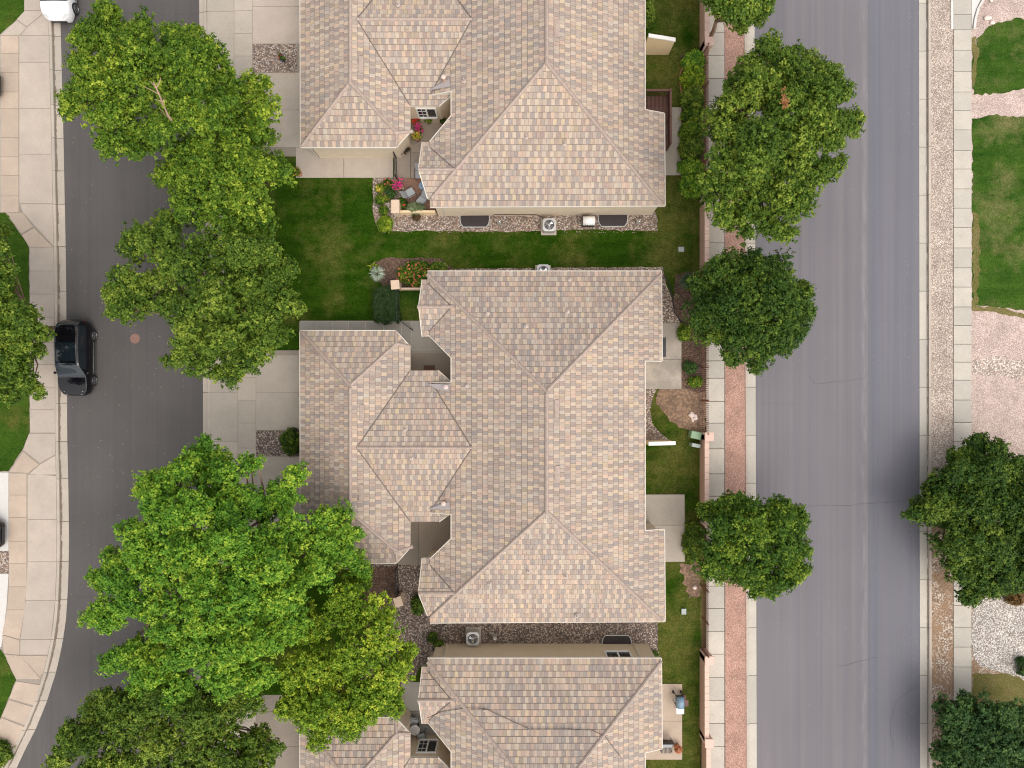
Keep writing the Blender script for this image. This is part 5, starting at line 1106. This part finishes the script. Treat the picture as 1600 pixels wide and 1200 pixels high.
# ------------------------------------------------------------------ cars
def car(loc, rz, paint, label, length=4.65, width=1.85, height=1.66, cabin=(-2.28, -1.80, .35, 1.28), rim='alloy', rails=True, group='cars parked on the west side'):
    root = thing('parked_car', loc, label, 'car', group, rz); hl, hw = length/2, width/2
    xs = np.linspace(-hl, hl, 72); hoodz, deckz = height*.62, height*.66
    rear0, rear1, front1, front0 = cabin     # cabin: base rear, roof rear, roof front, base front
    def sm(t): t = min(1, max(0, t)); return t*t*(3-2*t)
    def roofz(x):
        if x < rear0: return deckz
        if x < rear1: return deckz+(height-.06-deckz)*math.sin((x-rear0)/(rear1-rear0)*math.pi/2)
        if x < front1: return height-.06+.06*math.sin((x-rear1)/(front1-rear1)*math.pi)
        if x < front0: return hoodz+(height-.06-hoodz)*(1-sm((x-front1)/(front0-front1))**1.0)
        return hoodz-((x-front0)/(hl-front0))**1.7*.24
    def planw(x):
        t = abs(x)/hl; return hw*(1-.34*(max(0, t-.58)/.42)**3.2)
    rows = []
    for x in xs:
        w_ = planw(x); rz_ = roofz(x); belt = min(hoodz-.03 if x > front0 else height*.62, rz_-.01); ends = sm((hl-abs(x))/.10)
        cab = sm((rz_-belt)/(height-belt-.05)) if rz_ > belt else 0
        tw = w_*(.93-.15*cab)
        sec = [(w_*.90, .22+.12*(1-ends)), (w_*.985, .36), (w_, .58), (w_*.985, belt*.86), (w_*.94, belt)]
        sec += [(tw+(w_*.94-tw)*.5, belt+(rz_-belt)*.5), (tw, belt+(rz_-belt)*.90), (tw*.9, rz_*.0+belt+(rz_-belt)*.985), (tw*.5, rz_+.015), (0, rz_+.022)]
        k = .80+.20*ends
        sec = [(y*k, .55+(z-.55)*(.72+.28*ends)) for y, z in sec]
        rows.append([(-y, z) for y, z in sec]+[(y, z) for y, z in reversed(sec[:-1])])
    nsec = len(rows[0]); parts = {'body': LB(), 'side': LB(), 'wind': LB(), 'back': LB(), 'roofg': LB()}
    for i in range(len(xs)-1):
        x = (xs[i]+xs[i+1])/2
        for j in range(nsec-1):
            jj = j if j < nsec//2 else nsec-2-j
            key = 'body'
            inz = front1+.02 < x < front0-.04; bk = rear0+.04 < x < rear1-.12
            if jj in (4, 5) and rear1-.15 < x < front1+.35 and roofz(x) > height*.80 and not (.0 < x-(-.45) < .09): key = 'side'
            if jj >= 6 and inz: key = 'wind'
            if jj >= 6 and bk: key = 'back'
            if rails and jj in (7, 8) and (-.9 < x < .25): key = 'roofg'
            q = [(xs[i], *rows[i][j]), (xs[i+1], *rows[i+1][j]), (xs[i+1], *rows[i+1][j+1]), (xs[i], *rows[i][j+1])]
            parts[key].face(q)
    for e in (0, -1):
        parts['body'].face([(xs[e], *p) for p in (rows[e] if e else rows[e][::-1])])
    def weld(o):
        bm = bmesh.new(); bm.from_mesh(o.data); bmesh.ops.remove_doubles(bm, verts=bm.verts, dist=1e-4); bmesh.ops.recalc_face_normals(bm, faces=bm.faces); bm.to_mesh(o.data); bm.free(); return o
    weld(parts['body'].build('body', M[paint], root, True))
    weld(parts['side'].build('side_window', M['glass'], root, True)); weld(parts['wind'].build('windshield', M['glass'], root, True)); weld(parts['back'].build('rear_window', M['glass'], root, True))
    if rails:
        weld(parts['roofg'].build('sunroof', M['glass'], root, True))
        for s in (-1, 1): m = LB(); m.tube([(x, s*hw*.70, roofz(x)+.05) for x in np.linspace(rear1+.1, front1-.15, 9)], .018, 6); m.build('roof_rail', M['chrome'], root)
    wb = length*.30
    for x in (-wb, wb):
        for s in (-1, 1):
            ty = LB(); y0 = s*(hw-.18); y1 = s*(hw+.035); ty.tube([(x, y0, .34), (x, y0+s*.03, .34), (x, y1-s*.03, .34), (x, y1, .34)], [.31, .345, .345, .30], 28); t = ty.build('wheel', M['tyre'], root, False)
            rm = LB(); rm.tube([(x, y1-s*.01, .34), (x, y1+s*.006, .34)], [.235, .225], 24)
            d_ = rm.build('hub', M['metal_dk'], root); d_.parent = t; rm = LB()
            for k in range(5):
                a = k*2*math.pi/5+.3; dx, dz = math.cos(a), math.sin(a); nx, nz = -dz*.028, dx*.028; yy = y1+s*.012
                rm.face([(x+nx, yy, .34+nz), (x-nx, yy, .34-nz), (x+dx*.225-nx*.8, yy, .34+dz*.225-nz*.8), (x+dx*.225+nx*.8, yy, .34+dz*.225+nz*.8)])
            rm.tube([(x+.225*math.cos(t_*math.pi/12), y1+s*.008, .34+.225*math.sin(t_*math.pi/12)) for t_ in range(25)], .014, 5, False)
            d_ = rm.build('rim', M[rim], root); d_.parent = t
    for s in (-1, 1):
        m = LB(); m.ell((front0-.35, s*(hw+.07), height*.66), (.09, .09, .07), 12, 6); m.build('mirror', M[paint], root, True)
        m = LB(); x = hl-.30; m.hexa([Vector(p) for p in ((x, s*(planw(x)*.90), .70), (hl-.09, s*hw*.60, .66), (hl-.06, s*hw*.45, .66), (x+.02, s*hw*.60, .72), (x, s*(planw(x)*.965), .87), (hl-.10, s*hw*.68, .80), (hl-.05, s*hw*.45, .80), (x+.02, s*hw*.60, .90))]); m.build('headlight', M['lamp'], root)
        m = LB(); m.box(-hl+.06, s*hw*.6 if s > 0 else -hw*.80, .80, -hl+.14, s*hw*.80 if s > 0 else -hw*.6, .92); m.build('taillight', M['tail'], root, bevel=.02)
    for s in (-1, 1):
        for x in (-1.15, -.28, .72): m = LB(); m.box(x-.008, s*hw-.03, .34, x+.008, s*hw+.004, .92); m.build('door_seam', M['tyre'], root)
        for x in (-.95, -.05): m = LB(); m.box(x-.1, s*hw-.02, .82, x+.1, s*hw+.025, .86); m.build('door_handle', M[paint], root, bevel=.008)
    m = LB(); m.box(hl-.06, -.5, .40, hl+.012, .5, .60); m.build('grille', M['metal_dk'], root, bevel=.02)
    for s in (-1, 1): m = LB(); m.box(-wb+.4, s*(hw-.03) if s > 0 else -hw-.012, .22, wb-.4, s*hw+.012 if s > 0 else -(hw-.03), .27); m.build('sill_trim', M['chrome'], root)
    return root
c = P(129, 560); car((c.x, c.y, 0), R(-90), 'paint_k', 'shiny black car parked along the curb of the west street', rim='alloy')
c = P(101, -15); car((c.x, c.y, 0.02), R(-90), 'paint_w', 'white car at the top left edge, only its hood in view', 4.5, 1.82, 1.6, rails=False)
c = P(-44, 138); car((c.x, c.y, .12), 0, 'paint_b', 'slate blue car nosing in from the left edge near the top', 4.4, 1.75, 1.45, rails=False)
c = P(-38, 832); car((c.x, c.y, .12), 0, 'paint_k', 'black car nosing in from the left edge on the pale driveway', 4.4, 1.85, 1.5, rails=False)
print('LEAVES', TOTAL)
